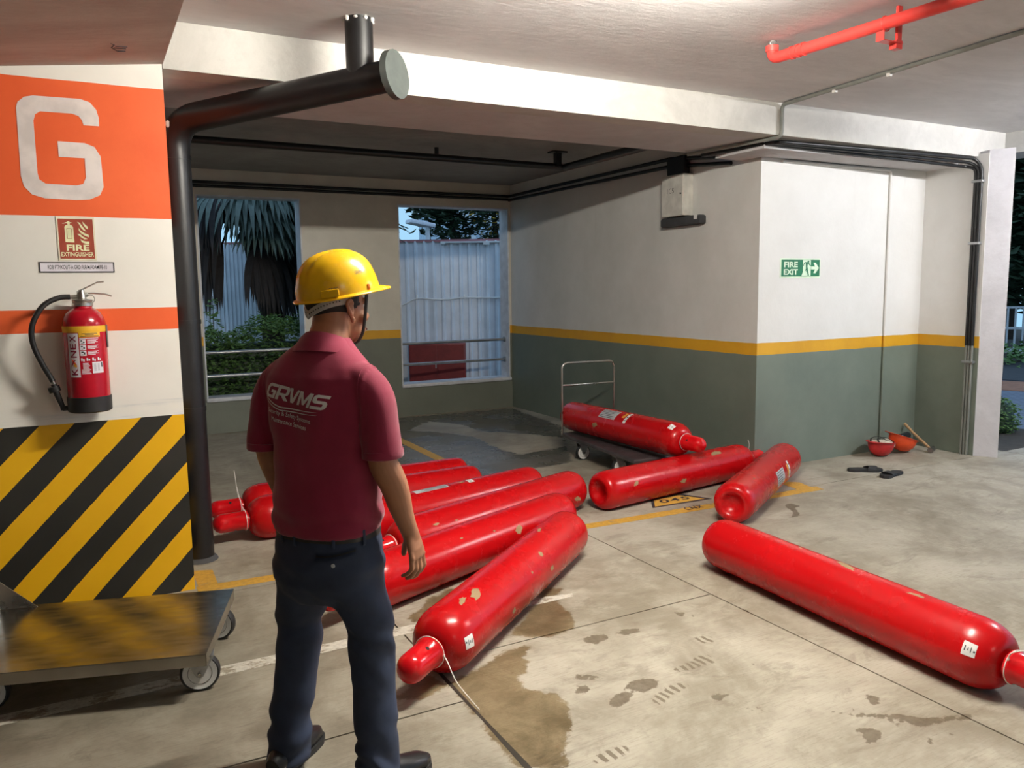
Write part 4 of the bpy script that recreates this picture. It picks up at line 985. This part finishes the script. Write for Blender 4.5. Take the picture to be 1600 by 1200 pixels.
kn = MB().cyl((0, -.0955, 1.524), (0, -.102, 1.523), .008, n=14); kn.xf(HM).build('adjuster_knob', M['band'], hel, 50)
cs = MB().tube(smoothpath([(.104, .052, 1.600), (.090, .058, 1.560), (.074, .062, 1.510), (.058, .062, 1.462), (.030, .058, 1.432), (0, .056, 1.426), (-.030, .058, 1.432), (-.058, .062, 1.462), (-.074, .062, 1.510), (-.090, .058, 1.560), (-.104, .052, 1.600)], 4), [(.0065, .0022)] * 41, 8, (0, 1, 0))
cs.xf(HM).build('chin_strap', M['strap'], hel, 60)

# trousers
tr = MB()
tr.rings([sring(*a) for a in ((.865, 0, .008, .163, .119), (.84, 0, .008, .166, .122), (.79, 0, .004, .176, .133), (.74, 0, .002, .184, .140), (.69, 0, .002, .184, .136), (.65, 0, .004, .172, .118), (.615, 0, .006, .14, .09))])
LR = [(.090, .112), (.090, .102), (.083, .088), (.0745, .078), (.072, .076), (.069, .073), (.066, .072), (.067, .074), (.070, .080)]
for s in (1, -1):
    p = [Vector(q) for q in LEG[s]]
    path = [p[0], (p[0] + p[1]) / 2 + Vector((0, 0, -.01)), p[1], p[2] + Vector((0, 0, .06)), p[2] + Vector((0, 0, -.03)), p[3], p[3].lerp(p[4], .6), p[4] + Vector((0, 0, -.01)), Vector((p[5].x, p[5].y + .004, .035))]
    tr.tube(path, LR, 28, (1, 0, 0))
def tfold(c, nrm):
    d = 0.
    d += .007 * noise.noise((c.x * 8 + c.z * 5, c.y * 9, c.z * 11))
    # creases fanning behind the knees and above the shoes
    for zc, am, fr in ((.47, .0042, 62), (.13, .0060, 70), (.62, .0035, 50)):
        wgt = math.exp(-((c.z - zc) / .085) ** 2); sd = 1 if c.x > 0 else -1
        d += am * wgt * math.sin(fr * (c.z + .55 * sd * (c.x - sd * .13) + .5 * c.y) + 4.5 * noise.noise((c.x * 9, c.y * 9, c.z * 7)))
    d += .0035 * math.exp(-((c.z - .75) / .06) ** 2) * math.sin(70 * (c.z - .5 * abs(c.x)))
    return d
trs = remesh(tr, 'trousers', .0075, M['navy'], man, 3, tfold)
def bvh(o): return BVHTree.FromPolygons([v.co[:] for v in o.data.vertices], [p.vertices[:] for p in o.data.polygons])
tb = bvh(trs)
def onback(tree, off, sx=0.):
    def fn(u, v):
        o_ = Vector((u, -.6, v)); h = tree.ray_cast(o_, Vector((sx, 1, 0)).normalized())
        p = h[0] if h[0] else Vector((u, -.1, v)); return (p.x, p.y - off, p.z)
    return fn
bl = MB().rings([sring(z, 0, .008, .163 + e, .119 + e) for z, e in ((.832, .003), (.833, .009), (.862, .008), (.863, .002))], False); bl.build('belt', M['belt'], trs, 40)
for a in (-100, -60, -20, 200, 240): 
    c, s_ = math.cos(R(a)), math.sin(R(a)); x, y = .174 * math.copysign(abs(c) ** (2 / 2.3), c), .008 + .130 * math.copysign(abs(s_) ** (2 / 2.3), s_)
    MB().tube([(x * .98, y * .98, .872), (x, y, .866), (x * 1.005, y * 1.005, .845), (x * 1.01, y * 1.01, .825), (x * .985, y * .985, .818)], [(.0055, .0018)] * 5, 8, (-s_, c, 0)).build('belt_loop', M['navy'], trs, 50)
def strip(pts, wd, fn, mat, nm, parent):
    bm = bmesh.new(); L = [Vector((x, z, 0)) for x, z in pts]; prev = None
    for q in L:
        a = bm.verts.new((q.x, q.y - wd / 2, 0)); b = bm.verts.new((q.x, q.y + wd / 2, 0))
        if prev: bm.faces.new((prev[0], a, b, prev[1]))
        prev = (a, b)
    bm_map(bm, fn); bmesh.ops.solidify(bm, geom=bm.faces[:], thickness=.002); return MB().bm(bm).build(nm, mat, parent, 50)
pz = [(.045 + .0075 * k, .797 + .0009 * k - .004 * math.sin(PI * k / 14)) for k in range(15)]
strip(pz, .006, onback(tb, .0025, -.0), M['ink'], 'pocket_opening', trs)
strip([(x, z - .008) for x, z in pz], .006, onback(tb, .004), M['navy'], 'pocket_welt', trs)
strip([(x, z + .007) for x, z in pz], .004, onback(tb, .004), M['navy'], 'pocket_welt', trs)
bc = Vector(onback(tb, .004)(.102, .772)); MB().cyl(bc, bc + Vector((0, -.003, 0)), .0065, n=14).build('pocket_button', M['sheet_blue'], trs, 40)
strip([(.0, .845), (.0, .82), (.0005, .80), (.0, .78), (0, .74), (0, .70)][0:1] + [(.0012, .845)], .05, onback(tb, .003), M['navy'], 'centre_seam', trs)

# polo shirt
sh = MB()
sh.rings([sring(*a) for a in ((.842, 0, .006, .168, .128), (.858, 0, .006, .176, .134), (.885, 0, .008, .181, .138), (.94, 0, .012, .178, .138), (1.02, 0, .018, .176, .135), (1.12, 0, .018, .182, .132), (1.22, 0, .014, .190, .128), (1.29, 0, .010, .192, .120), (1.335, 0, .010, .188, .108), (1.365, 0, .014, .172, .094), (1.392, 0, .020, .145, .084), (1.415, 0, .026, .116, .079), (1.438, 0, .034, .088, .074), (1.455, 0, .038, .074, .069))])
for s in (1, -1):
    sh.tube(smoothpath([(s * .110, .014, 1.330), (s * .150, .010, 1.318), (s * .188, .004, 1.268), (s * .206, 0, 1.19), (s * .216, -.004, 1.130), (s * .218, -.004, 1.100)], 3), [(.058, .070), (.060, .071), (.061, .072), (.062, .072), (.062, .072), (.062, .071), (.0615, .070), (.061, .069), (.0605, .069), (.060, .068), (.060, .068), (.060, .068), (.060, .068), (.060, .068), (.0605, .068), (.0605, .068)], 28, (1, 0, 0))
def sfold(c, nrm):
    d = .007 * noise.noise((c.x * 7, c.y * 7, c.z * 4)) + .003 * noise.noise((c.x * 16 + c.z * 6, c.y * 16, c.z * 9))
    if c.y < .03 and abs(c.x) < .19:
        d += .0055 * math.sin(40 * c.x + 2.5 * noise.noise((c.x * 3, 0, c.z * 3)) + 4 * (c.z - 1.2)) * math.exp(-((c.z - 1.24) / .16) ** 2)
    wgt = math.exp(-((c.z - .90) / .05) ** 2)
    d += .0045 * wgt * math.sin(75 * c.z + 14 * c.x + 4 * noise.noise((c.x * 5, c.y * 5, 2)))
    d += .004 * math.exp(-((abs(c.x) - .17) / .03) ** 2) * math.exp(-((c.z - 1.15) / .14) ** 2) * math.sin(50 * c.z + 20 * c.y)
    if c.z < .86: d += .002
    return d
shirt = remesh(sh, 'polo_shirt', .0068, M['polo'], man, 4, sfold)
sb_ = bvh(shirt)
for s in (1, -1):
    MB().tube([(s * .2168, -.004, 1.116), (s * .2172, -.004, 1.108), (s * .218, -.004, 1.095), (s * .218, -.004, 1.092)], [(.0605, .0688), (.0618, .0700), (.0616, .0698), (.058, .066)], 36, (1, 0, 0)).build('sleeve_hem', M['polo'], shirt, 50)
    # armhole seam running over the shoulder
    pts = []
    for k in range(13):
        a = -.1 + 2.1 * k / 12
        o_ = Vector((s * (.172 - .004 * k * 0), .012 - .4 * math.cos(a), 1.30 + .4 * math.sin(a) * .8)); h = sb_.ray_cast(o_, (Vector((s * .172, .012, 1.27)) - o_).normalized())
        if h[0]: pts.append(h[0])
    if len(pts) > 3: MB().tube(pts, .0020, 6).build('armhole_seam', M['polo'], shirt, 60)
cn = MB(); rows = []
m_ = 48
def colring(rx, ry, z, cy, dz): return [Vector((rx * math.cos(a), cy + ry * math.sin(a), z - dz * (1 + math.sin(a)) / 2)) for a in [2 * PI * k / m_ for k in range(m_)]]
cn.rings([colring(.072, .068, 1.440, .038, .05), colring(.069, .066, 1.458, .042, .058), colring(.0695, .0665, 1.474, .045, .062), colring(.0735, .0705, 1.477, .045, .062), colring(.084, .080, 1.465, .041, .056), colring(.103, .090, 1.436, .034, .045), colring(.114, .095, 1.420, .030, .04), colring(.111, .092, 1.418, .030, .04), colring(.094, .082, 1.436, .036, .048)], False)
cn.build('collar', M['polo'], shirt, 60)
# printed lettering on the back
LA = R(-9)
def logo(u, v):
    c, s_ = math.cos(LA), math.sin(LA); return onback(sb_, .0016)(-.028 + u * c - v * s_, 1.272 + u * s_ + v * c)
def shirt_text(body_, wd, ht, cx, cy, bold, shear=0., nm='lettering'):
    b = fit_bm(text_flat(body_, 1., bold, shear), wd, ht, cx, cy); slice_bm(b, 0, .008); slice_bm(b, 1, .012); bm_map(b, logo)
    return MB().bm(b).build(nm, M['shirt_white'], shirt)
from mathutils.geometry import tessellate_polygon
GL = {'G': [[(1, 1), (.25, 1), (.08, .9), (0, .7), (0, .3), (.08, .1), (.25, 0), (.95, 0), (.95, .58), (.5, .58), (.5, .40), (.72, .40), (.72, .2), (.35, .2), (.24, .3), (.24, .7), (.35, .8), (1, .8)]],
      'R': [[(0, 0), (.24, 0), (.24, .32), (.42, .32), (.70, 0), (1.02, 0), (.70, .34), (.88, .40), (.96, .55), (.96, .8), (.88, .95), (.75, 1), (0, 1)], [(.24, .5), (.24, .8), (.68, .8), (.73, .72), (.73, .58), (.68, .5)]],
      'V': [[(.35, 0), (.63, 0), (1, 1), (.75, 1), (.49, .28), (.25, 1), (0, 1)]],
      'M': [[(0, 0), (.2, 0), (.2, .62), (.42, .10), (.58, .10), (.8, .62), (.8, 0), (1, 0), (1, 1), (.76, 1), (.5, .40), (.24, 1), (0, 1)]],
      'S': [[(0, 0), (.78, 0), (.94, .08), (1, .22), (1, .42), (.92, .55), (.78, .60), (.30, .60), (.25, .65), (.25, .75), (.3, .8), (1, .8), (1, 1), (.22, 1), (.06, .92), (0, .78), (0, .58), (.08, .45), (.22, .40), (.7, .40), (.75, .35), (.75, .25), (.7, .2), (0, .2)]]}
for ch, x0, wd in (('G', -.116, .044), ('R', -.071, .048), ('V', -.026, .042), ('M', .017, .048), ('S', .068, .046)):
    lp_ = [[Vector((u, v, 0)) for u, v in q] for q in GL[ch]]; fl_v = [p for q in lp_ for p in q]
    b = bmesh.new(); vs = [b.verts.new((x0 + p.x * wd + p.y * .012, -.010 + p.y * .045, 0)) for p in fl_v]
    for tri in tessellate_polygon(lp_): b.faces.new([vs[i] for i in tri])
    slice_bm(b, 0, .008); slice_bm(b, 1, .012); bm_map(b, logo); MB().bm(b).build('lettering', M['shirt_white'], shirt)
sw = MB()
for off, th_ in ((0, .0055), (-.009, .0045)):
    bm = bmesh.new(); prev = None
    for k in range(41):
        t_ = k / 40; x = -.118 + .215 * t_; y = -.004 + off - .028 * math.sin(min(1, t_ * 2.6) * PI / 2) ** .8 + .020 * max(0, t_ - .35) ; hh = th_ * math.sin(PI * min(1, t_ * .96 + .04)) ** .6 * (1 - .55 * t_)
        a = bm.verts.new((x, y - hh / 2, 0)); b = bm.verts.new((x, y + hh / 2, 0))
        if prev: bm.faces.new((prev[0], a, b, prev[1]))
        prev = (a, b)
    bm_map(bm, logo); sw.bm(bm)
sw.build('swoosh_mark', M['shirt_white'], shirt)
shirt_text('Security & Safety Systems', .175, .018, -.012, -.052, .0)
shirt_text('Maintenance Services', .140, .015, -.010, -.074, .0)
# small print on the helmet
ht = BVHTree.FromPolygons([Vector(v) for v in hel_o.v], hel_o.f)
def onhel(az, zc):
    # az is measured around the head from straight ahead to his right, zc above the rim
    def fn(u, v):
        a = az - u / .12; d = Vector((math.sin(a), math.cos(a), 0)); d = (HH.to_3x3() @ d); o_ = HH @ Vector((0, 0, zc + v)) + d * .4
        h = ht.ray_cast(o_, -d); p = h[0] if h[0] else o_ - d * .28; return p + d * .001
    return fn
for az, zc, wd in ((R(78), .066, .036), (R(128), .030, .030)):
    b = fit_bm(text_flat('GRVMS', 1., .0, .1), wd, .010, 0, 0); slice_bm(b, 0, .006); bm_map(b, onhel(az, zc)); MB().bm(b).build('printed_mark', M['ink'], hel)
# shoes
for s in (1, -1):
    fx, fy, fa = FOOT[s]; fm_ = Matrix.Translation((fx, fy, 0)) @ Matrix.Rotation(fa, 4, 'Z')
    so = [(-.036, -.075), (-.040, -.02), (-.036, .05), (-.046, .12), (-.044, .165), (-.026, .20), (.004, .212), (.032, .195), (.046, .16), (.046, .11), (.037, .04), (.038, -.03), (.034, -.078), (0, -.092)]
    sm_ = MB(); sm_.tube([fm_ @ Vector(q) for q in ((0, -.085, .05), (0, -.06, .055), (0, 0, .058), (0, .06, .050), (0, .12, .040), (0, .17, .034), (0, .203, .028))], [(.026, .035), (.037, .045), (.038, .046), (.040, .038), (.044, .030), (.040, .024), (.016, .014)], 20, (1, 0, 0))
    sho = sm_.build('shoe', M['shoe'], man, 60)
    MB().prism(so, .0, .022).xf(fm_).build('sole', M['rubber'], sho)
    lc = MB()
    for k in range(3): lc.tube([fm_ @ Vector((x, .035 + .026 * k, .086 - .009 * k - abs(x) * .35)) for x in (-.024, 0, .024)], .0026, 6)
    lc.build('laces', M['asphalt'], sho, 60)

# ---------------------------------------------------------------- outside, behind the bay
struct(MB().box(-14, 30, 9.66, 40, -.12, -.05).build('ground_0', M['soil']))
FO, FE, FN = Vector((4.567, 12.511, 0)), Vector((.883, -.469, 0)), Vector((-.469, -.883, 0))
fence = thing('corrugated_fence', 'tall pale blue corrugated metal fence with pink top rail behind the openings', 'fence', FO, math.atan2(FE.y, FE.x))
def sheet(x0, x1, pitch, dep, z1, yoff):
    pr = []; x = x0
    while x < x1 - 1e-4:
        for fx, fy in ((0, 0), (.52, 0), (.64, dep), (.84, dep)): pr.append((x + fx * pitch, -fy))
        x += pitch
    pr.append((x1, 0)); v = []
    for z in (-.05, z1):
        for x, y in pr: v.append((x, y + yoff, z))
    n = len(pr); f = [(k, k + 1, n + k + 1, n + k) for k in range(n - 1)]
    o_ = len(v)
    v += [(x, y + .003, z) for x, y, z in v]; f += [(o_ + a, o_ + d, o_ + c, o_ + b) for a, b, c, d in f]
    f += [(n + k, n + k + 1, o_ + n + k + 1, o_ + n + k) for k in range(n - 1)]
    MB().add(v, f).build('corrugated_sheet', M['sheet_blue'], fence)
for k in range(4): sheet(-1.3 + k * .882, -1.3 + (k + 1) * .882 + .02, .147, .028, 2.385, -.004 * (k % 2))
for k in range(5): sheet(-5.3 + k * .8, -5.3 + (k + 1) * .8 + .01, .0667, .018, 2.385, -.02 - .003 * (k % 2))
MB().box(-5.3, 2.6, -.03, .03, 2.37, 2.41).build('top_rail', M['trim_pink'], fence)
fx_ = MB(); fx_.box(.70, 1.72, -.075, -.03, 2.345, 2.372, b=.005); fx_.box(.70, .78, -.09, -.02, 2.33, 2.36); fx_.box(1.40, 1.50, -.09, -.02, 2.31, 2.35); fx_.build('strip_lamp', M['wheel_white'], fence)
cb = thing('cable', 'pale cable sagging along the blue corrugated fence', 'cable', FO, math.atan2(FE.y, FE.x))
MB().tube(smoothpath([(-.1, -.05, 1.30), (.08, -.05, 1.36), (.29, -.05, 1.452), (.55, -.05, 1.437), (.82, -.05, 1.432), (1.0, -.05, 1.455), (1.12, -.05, 1.46), (1.5, -.05, 1.45), (2.1, -.05, 1.45)], 4), .013, 8).build('line', M['wheel_white'], cb, 60)
for x in (.29, 1.08): MB().box(x - .012, x + .012, -.07, -.02, 1.44, 1.51, b=.003).build('clip', M['sticker'], cb)
rc = thing('hydrant_cabinet', 'dark red metal cabinet standing against the blue fence', 'cabinet', FO + FN * .12, math.atan2(FE.y, FE.x))
MB().box(.16, 1.08, -.16, .08, -.05, .72, b=.01).build('body', M['cabinet_red'], rc, 40)
MB().box(.18, .62, -.172, -.158, .0, .70, b=.004).build('door', M['cabinet_red'], rc); MB().box(.63, 1.06, -.172, -.158, .0, .70, b=.004).build('door', M['cabinet_red'], rc)
MB().box(.59, .61, -.185, -.17, .32, .40).build('door_handle', M['galv'], rc)
sl = thing('street_lamp', 'white street lamp with flat angled head above the blue fence', 'street lamp', (6.16, 15.14, -.05))
MB().cyl((0, 0, 0), (0, 0, 2.90), .045, n=14).build('pole', M['pole'], sl, 50)
hd = MB(); hd.box(-.42, .12, -.16, .16, 2.90, 2.98, b=.02); hd.xf(Matrix.Translation((0, 0, 2.94)) @ Matrix.Rotation(R(9), 4, 'Y') @ Matrix.Translation((0, 0, -2.94))); hd.build('lamp_head', M['street_lamp_white'], sl, 40)
MB().box(-.36, -.10, -.12, .12, 2.895, 2.91).xf(Matrix.Translation((0, 0, 2.94)) @ Matrix.Rotation(R(9), 4, 'Y') @ Matrix.Translation((0, 0, -2.94))).build('lamp_lens', M['wheel_white'], sl)

def leaves(n, fn, sz, seed, mat, name, parent, kind='stuff'):
    q = np.random.default_rng(seed); V = []; F = []
    for i in range(n):
        p = Vector(fn(q)); s = sz * q.uniform(.6, 1.3); a = q.uniform(0, 2 * PI)
        d = Vector((math.cos(a), math.sin(a), q.uniform(-.7, .5))).normalized(); u = d.cross(Vector((q.uniform(-.5, .5), q.uniform(-.5, .5), 1))).normalized(); w_ = d.cross(u) * .12
        k = len(V); V += [p, p + d * s * .5 + u * s * .28 + w_ * s, p + d * s, p + d * s * .5 - u * s * .28 + w_ * s]; F += [(k, k + 1, k + 2, k + 3)]
    o = MB().add(V, F).build(name, M[mat], parent); o['kind'] = kind
    return o
hg_ = thing('hedge', 'dense green hedge growing just outside the left opening', 'hedge', (1.75, 10.35, 0))
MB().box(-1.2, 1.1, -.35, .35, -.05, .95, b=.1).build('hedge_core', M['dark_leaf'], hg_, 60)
def hf(q):
    x = q.uniform(-1.3, 1.2); f = q.integers(0, 3)
    top = 1.16 + .10 * math.sin(x * 3.1) + .05 * math.sin(x * 9)
    if f == 0: return (x, q.uniform(-.45, .45), top + q.uniform(-.15, .06))
    z = q.uniform(.15, top); return (x, -.42 + q.uniform(-.14, .12), z)
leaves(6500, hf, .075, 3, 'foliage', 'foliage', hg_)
sp_ = thing('sapling', 'thin leafy sapling at the left edge of the hedge', 'plant', (1.30, 10.1, 0))
MB().tube([(0, 0, 0), (.01, 0, .8), (.03, .02, 1.55)], [.008, .006, .003], 6).build('stem', M['bark'], sp_, 60)
leaves(60, lambda q: (q.uniform(-.06, .08), q.uniform(-.06, .06), q.uniform(1.0, 1.55)), .09, 5, 'foliage', 'leaves', sp_)

palm = thing('palm_tree', 'drooping fan palm with dead dark skirt outside the left opening', 'palm tree', (2.05, 11.7, 0))
MB().tube([(.28, 0, -.05), (.30, .05, 1.2), (.12, .15, 2.2), (0, .1, 2.75)], [.17, .16, .15, .14], 14).build('trunk', M['bark'], palm, 60)
def frond(az, el, ln, fan, droop, mat, seed, Lf=1.35, zc=2.80):
    q = random.Random(seed); b = MB(); c = Vector((0, .05, zc)); d = Vector((math.cos(az), math.sin(az), 0))
    tip = c + d * ln * math.cos(el) + Vector((0, 0, ln * math.sin(el))); mid = c.lerp(tip, .5) + Vector((0, 0, .08))
    b.tube(smoothpath([c, mid, tip], 4), .016, 6)
    side = Vector((-d.y, d.x, 0)); n = 26
    for k in range(n):
        a = (k / (n - 1) - .5) * 2 * fan; L = Lf * (1 + q.uniform(-.15, .1)) * (1 - .25 * abs(a) / fan)
        dr = (d * math.cos(a) + side * math.sin(a)); w0 = Vector((0, 0, 1)).cross(dr).normalized()
        P = []; p = tip.copy(); v = (dr * .8 + Vector((0, 0, .25 * math.sin(el) + .05))).normalized(); sg = 7
        for j in range(sg + 1):
            P.append(p.copy()); v = (v + Vector((0, 0, -droop * (.6 + .9 * j / sg)))).normalized(); p = p + v * L / sg
        ws = [.014, .030, .040, .042, .038, .028, .016, .002]
        vs = []; fs = []
        for j in range(sg + 1): vs += [P[j] - w0 * ws[j], P[j] + Vector((0, 0, -.012)), P[j] + w0 * ws[j]]
        for j in range(sg):
            o_ = j * 3; fs += [(o_, o_ + 1, o_ + 4, o_ + 3), (o_ + 1, o_ + 2, o_ + 5, o_ + 4)]
        b.add(vs, fs)
    b.build('frond', M[mat], palm)
for i, (az, el, ln, fan, dr) in enumerate(((-60, .35, .50, 1.3, .20), (-30, .30, .62, 1.3, .20), (5, .2, .62, 1.3, .23), (-95, .25, .45, 1.2, .24), (-140, .25, .5, 1.2, .24), (172, .3, .6, 1.2, .25), (60, .3, .6, 1.3, .24), (120, .3, .6, 1.3, .24), (-45, .85, .42, 1.4, .20), (-10, .6, .62, 1.4, .20), (-80, .65, .42, 1.3, .24), (20, .0, .45, 1.2, .30), (-20, -.1, .5, 1.1, .30), (35, .5, .8, 1.3, .2), (-35, .1, .75, 1.1, .3), (-115, .2, .3, 1.0, .3), (-60, -.1, .6, .9, .34))):
    frond(R(az), el, ln, fan, dr, 'palm', i)
for i, (az, el, ln, fan, dr) in enumerate(((-160, -.4, .5, .9, .5), (178, -.2, .65, .9, .5), (-170, .0, .85, .9, .5), (-15, -.6, .35, .7, .6), (-130, .1, .75, .6, .45), (15, -.4, .4, .9, .5), (150, -.1, .6, .9, .5), (-150, -.9, .7, .8, .6), (175, -.8, .9, .8, .6))):
    frond(R(az), el, ln, fan, dr, 'skirt', 40 + i)
for i, (az, el, ln, fan, dr, Lf) in enumerate(((-25, .0, .35, 1.0, .10, 2.0), (5, .1, .4, 1.0, .12, 1.9), (-60, -.1, .3, 1.0, .14, 1.7), (-5, .35, .5, 1.0, .14, 2.0), (-40, .3, .4, 1.0, .16, 1.9))):
    frond(R(az), el, ln, fan, dr, 'palm', 70 + i, Lf)
for i, (az, el, ln, fan, dr, Lf) in enumerate(((180, -.2, .5, .9, .4, 1.9), (-165, -.4, .35, .9, .5, 1.8), (165, -.1, .7, .9, .4, 1.9), (-20, -.6, .2, .9, .5, 1.7), (20, -.4, .35, .9, .45, 1.9))):
    frond(R(az), el, ln, fan, dr, 'skirt', 90 + i, Lf)
for i, (az, el, ln, fan, dr, Lf, zc) in enumerate(((-30, -.1, .45, .9, .10, 1.7, 2.45), (0, -.2, .5, .9, .12, 1.6, 2.40), (-70, .0, .35, .9, .14, 1.5, 2.5), (15, .1, .3, 1., .10, 1.9, 2.55), (-15, .3, .3, 1.1, .08, 2.1, 2.6))):
    frond(R(az), el, ln, fan, dr, 'palm', 120 + i, Lf, zc)
for i, (az, el, ln, fan, dr, Lf, zc) in enumerate(((-45, -.2, .35, .9, .5, 1.5, 2.3), (-10, -.3, .4, .9, .5, 1.5, 2.2), (15, -.2, .5, .9, .5, 1.6, 2.3), (-75, -.3, .3, .8, .5, 1.3, 2.3), (0, -.1, .25, 1., .4, 1.5, 1.9))):
    frond(R(az), el, ln, fan, dr, 'skirt', 140 + i, Lf, zc)
def tree(label, loc, h, rx, rz_, n, seed, cat='tree', fl=0, sz=.3, name='tree', mat='dark_leaf'):
    t = thing(name, label, cat, loc)
    MB().tube([(0, 0, -.05), (.1, 0, h * .5), (0, .1, h)], [.16, .12, .05], 10).build('trunk', M['bark'], t, 60)
    cl = [(rnd.uniform(-.6, .6) * rx, rnd.uniform(-.6, .6) * rx, h + rnd.uniform(-.6, .6) * rz_, rnd.uniform(.35, .6)) for _ in range(12)]
    def f(q):
        c = cl[q.integers(0, len(cl))]; d = Vector(q.normal(size=3)).normalized() * c[3] * q.uniform(.5, 1.) ** .5
        return (c[0] + d.x * rx, c[1] + d.y * rx, c[2] + d.z * rz_)
    leaves(n, f, sz, seed, mat, 'crown', t)
    if fl: leaves(fl, f, sz * .8, seed + 1, 'flower', 'blossoms', t)
tree('dark tree behind the blue fence right of the street lamp', (8.45, 19.1, 0), 4.0, 1.05, 1.5, 2600, 11, sz=.24)
tree('tree with yellow blossom behind the blue fence', (9.25, 18.2, 0), 3.7, 1.0, 1.1, 2000, 12, fl=260, sz=.2)
bd = thing('building', 'pale blue glass fronted building glimpsed between the trees', 'building', (17.6, 33, 0))
MB().box(-3, 3, 0, 4, 0, 8.6).build('wall', M['build'], bd)
for k in range(5):
    for j in range(4): MB().box(-2.7 + 1.15 * k, -1.85 + 1.15 * k, -.06, .02, .8 + 1.9 * j, 2.1 + 1.9 * j).build('window', M['sheet_blue'], bd)

# ---------------------------------------------------------------- outside, right of the column
struct(MB().box(7.47, 40, 4.2, 9.66, -.3, -.105).build('ground_1', M['pavers']))
struct(MB().box(9, 40, -10, 4.2, -.3, -.105).build('ground_2', M['pavers']))
struct(MB().prism([(11.8, 9.66), (13.6, 5.0), (14.9, 5.4), (13.2, 9.66)], -.2, -.095).build('trim_7', M['orange_path']))
struct(MB().prism([(13.4, 9.66), (15.0, 5.2), (26, 8), (22, 20), (13.4, 20)], -.2, -.09).build('trim_8', M['asphalt']))
kb = tag(MB().prism([(7.47, 4.50), (7.80, 4.30), (8.25, 4.62), (7.8, 5.2), (7.47, 5.2)], -.12, -.03).build('kerb_stone', M['kerb']), 'white kerb stone beside the column at the right edge', 'kerb')
bu = thing('bush', 'small round clipped bush on kerb beyond the right column', 'bush', (8.62, 5.06, -.1))
MB().ell((0, 0, .22), (.20, .20, .22)).build('bush_core', M['dark_leaf'], bu, 60)
def bf(q):
    d = Vector(q.normal(size=3)).normalized(); return (d.x * .24, d.y * .24, .24 + d.z * .23)
leaves(900, bf, .05, 21, 'foliage', 'foliage', bu)
rf = thing('railing_fence', 'white upright bar railing across the road at the right', 'fence', (18.9, 10.72, -.09), R(-45))
for k in range(-10, 11): MB().box(k * .16 - .018, k * .16 + .018, -.018, .018, .1, 1.12).build('bar', M['fence_white'], rf)
for z in (.12, .62, 1.10): MB().box(-1.7, 1.7, -.022, .022, z - .025, z + .025).build('rail', M['fence_white'], rf)
MB().box(-2.2, 2.2, -.08, .10, -.02, .1).build('base_wall', M['beam'], rf)
gp = thing('verge_plants', 'low green verge plants before the white railing fence', 'plants', (17.4, 9.9, -.09)); gp['kind'] = 'stuff'
leaves(500, lambda q: (q.uniform(-1.3, 1.3), q.uniform(-.9, .9), q.uniform(0, .32)), .16, 23, 'foliage', 'foliage', gp)
for i, (x, y, h, r_) in enumerate(((21.5, 11.0, 3.2, 2.4), (23.5, 13.5, 4.2, 2.6), (24.5, 10.5, 5.2, 2.8), (21.5, 13.2, 5.6, 2.4))):
    tree(('low dark tree just behind the white railing at the right edge', 'dark tree further left behind the white railing', 'tall dark tree rightmost behind the white railing', 'tall dark tree leaning over the white railing')[i], (x, y, 0), h, r_, 2.6, 2600, 30 + i, sz=.5)
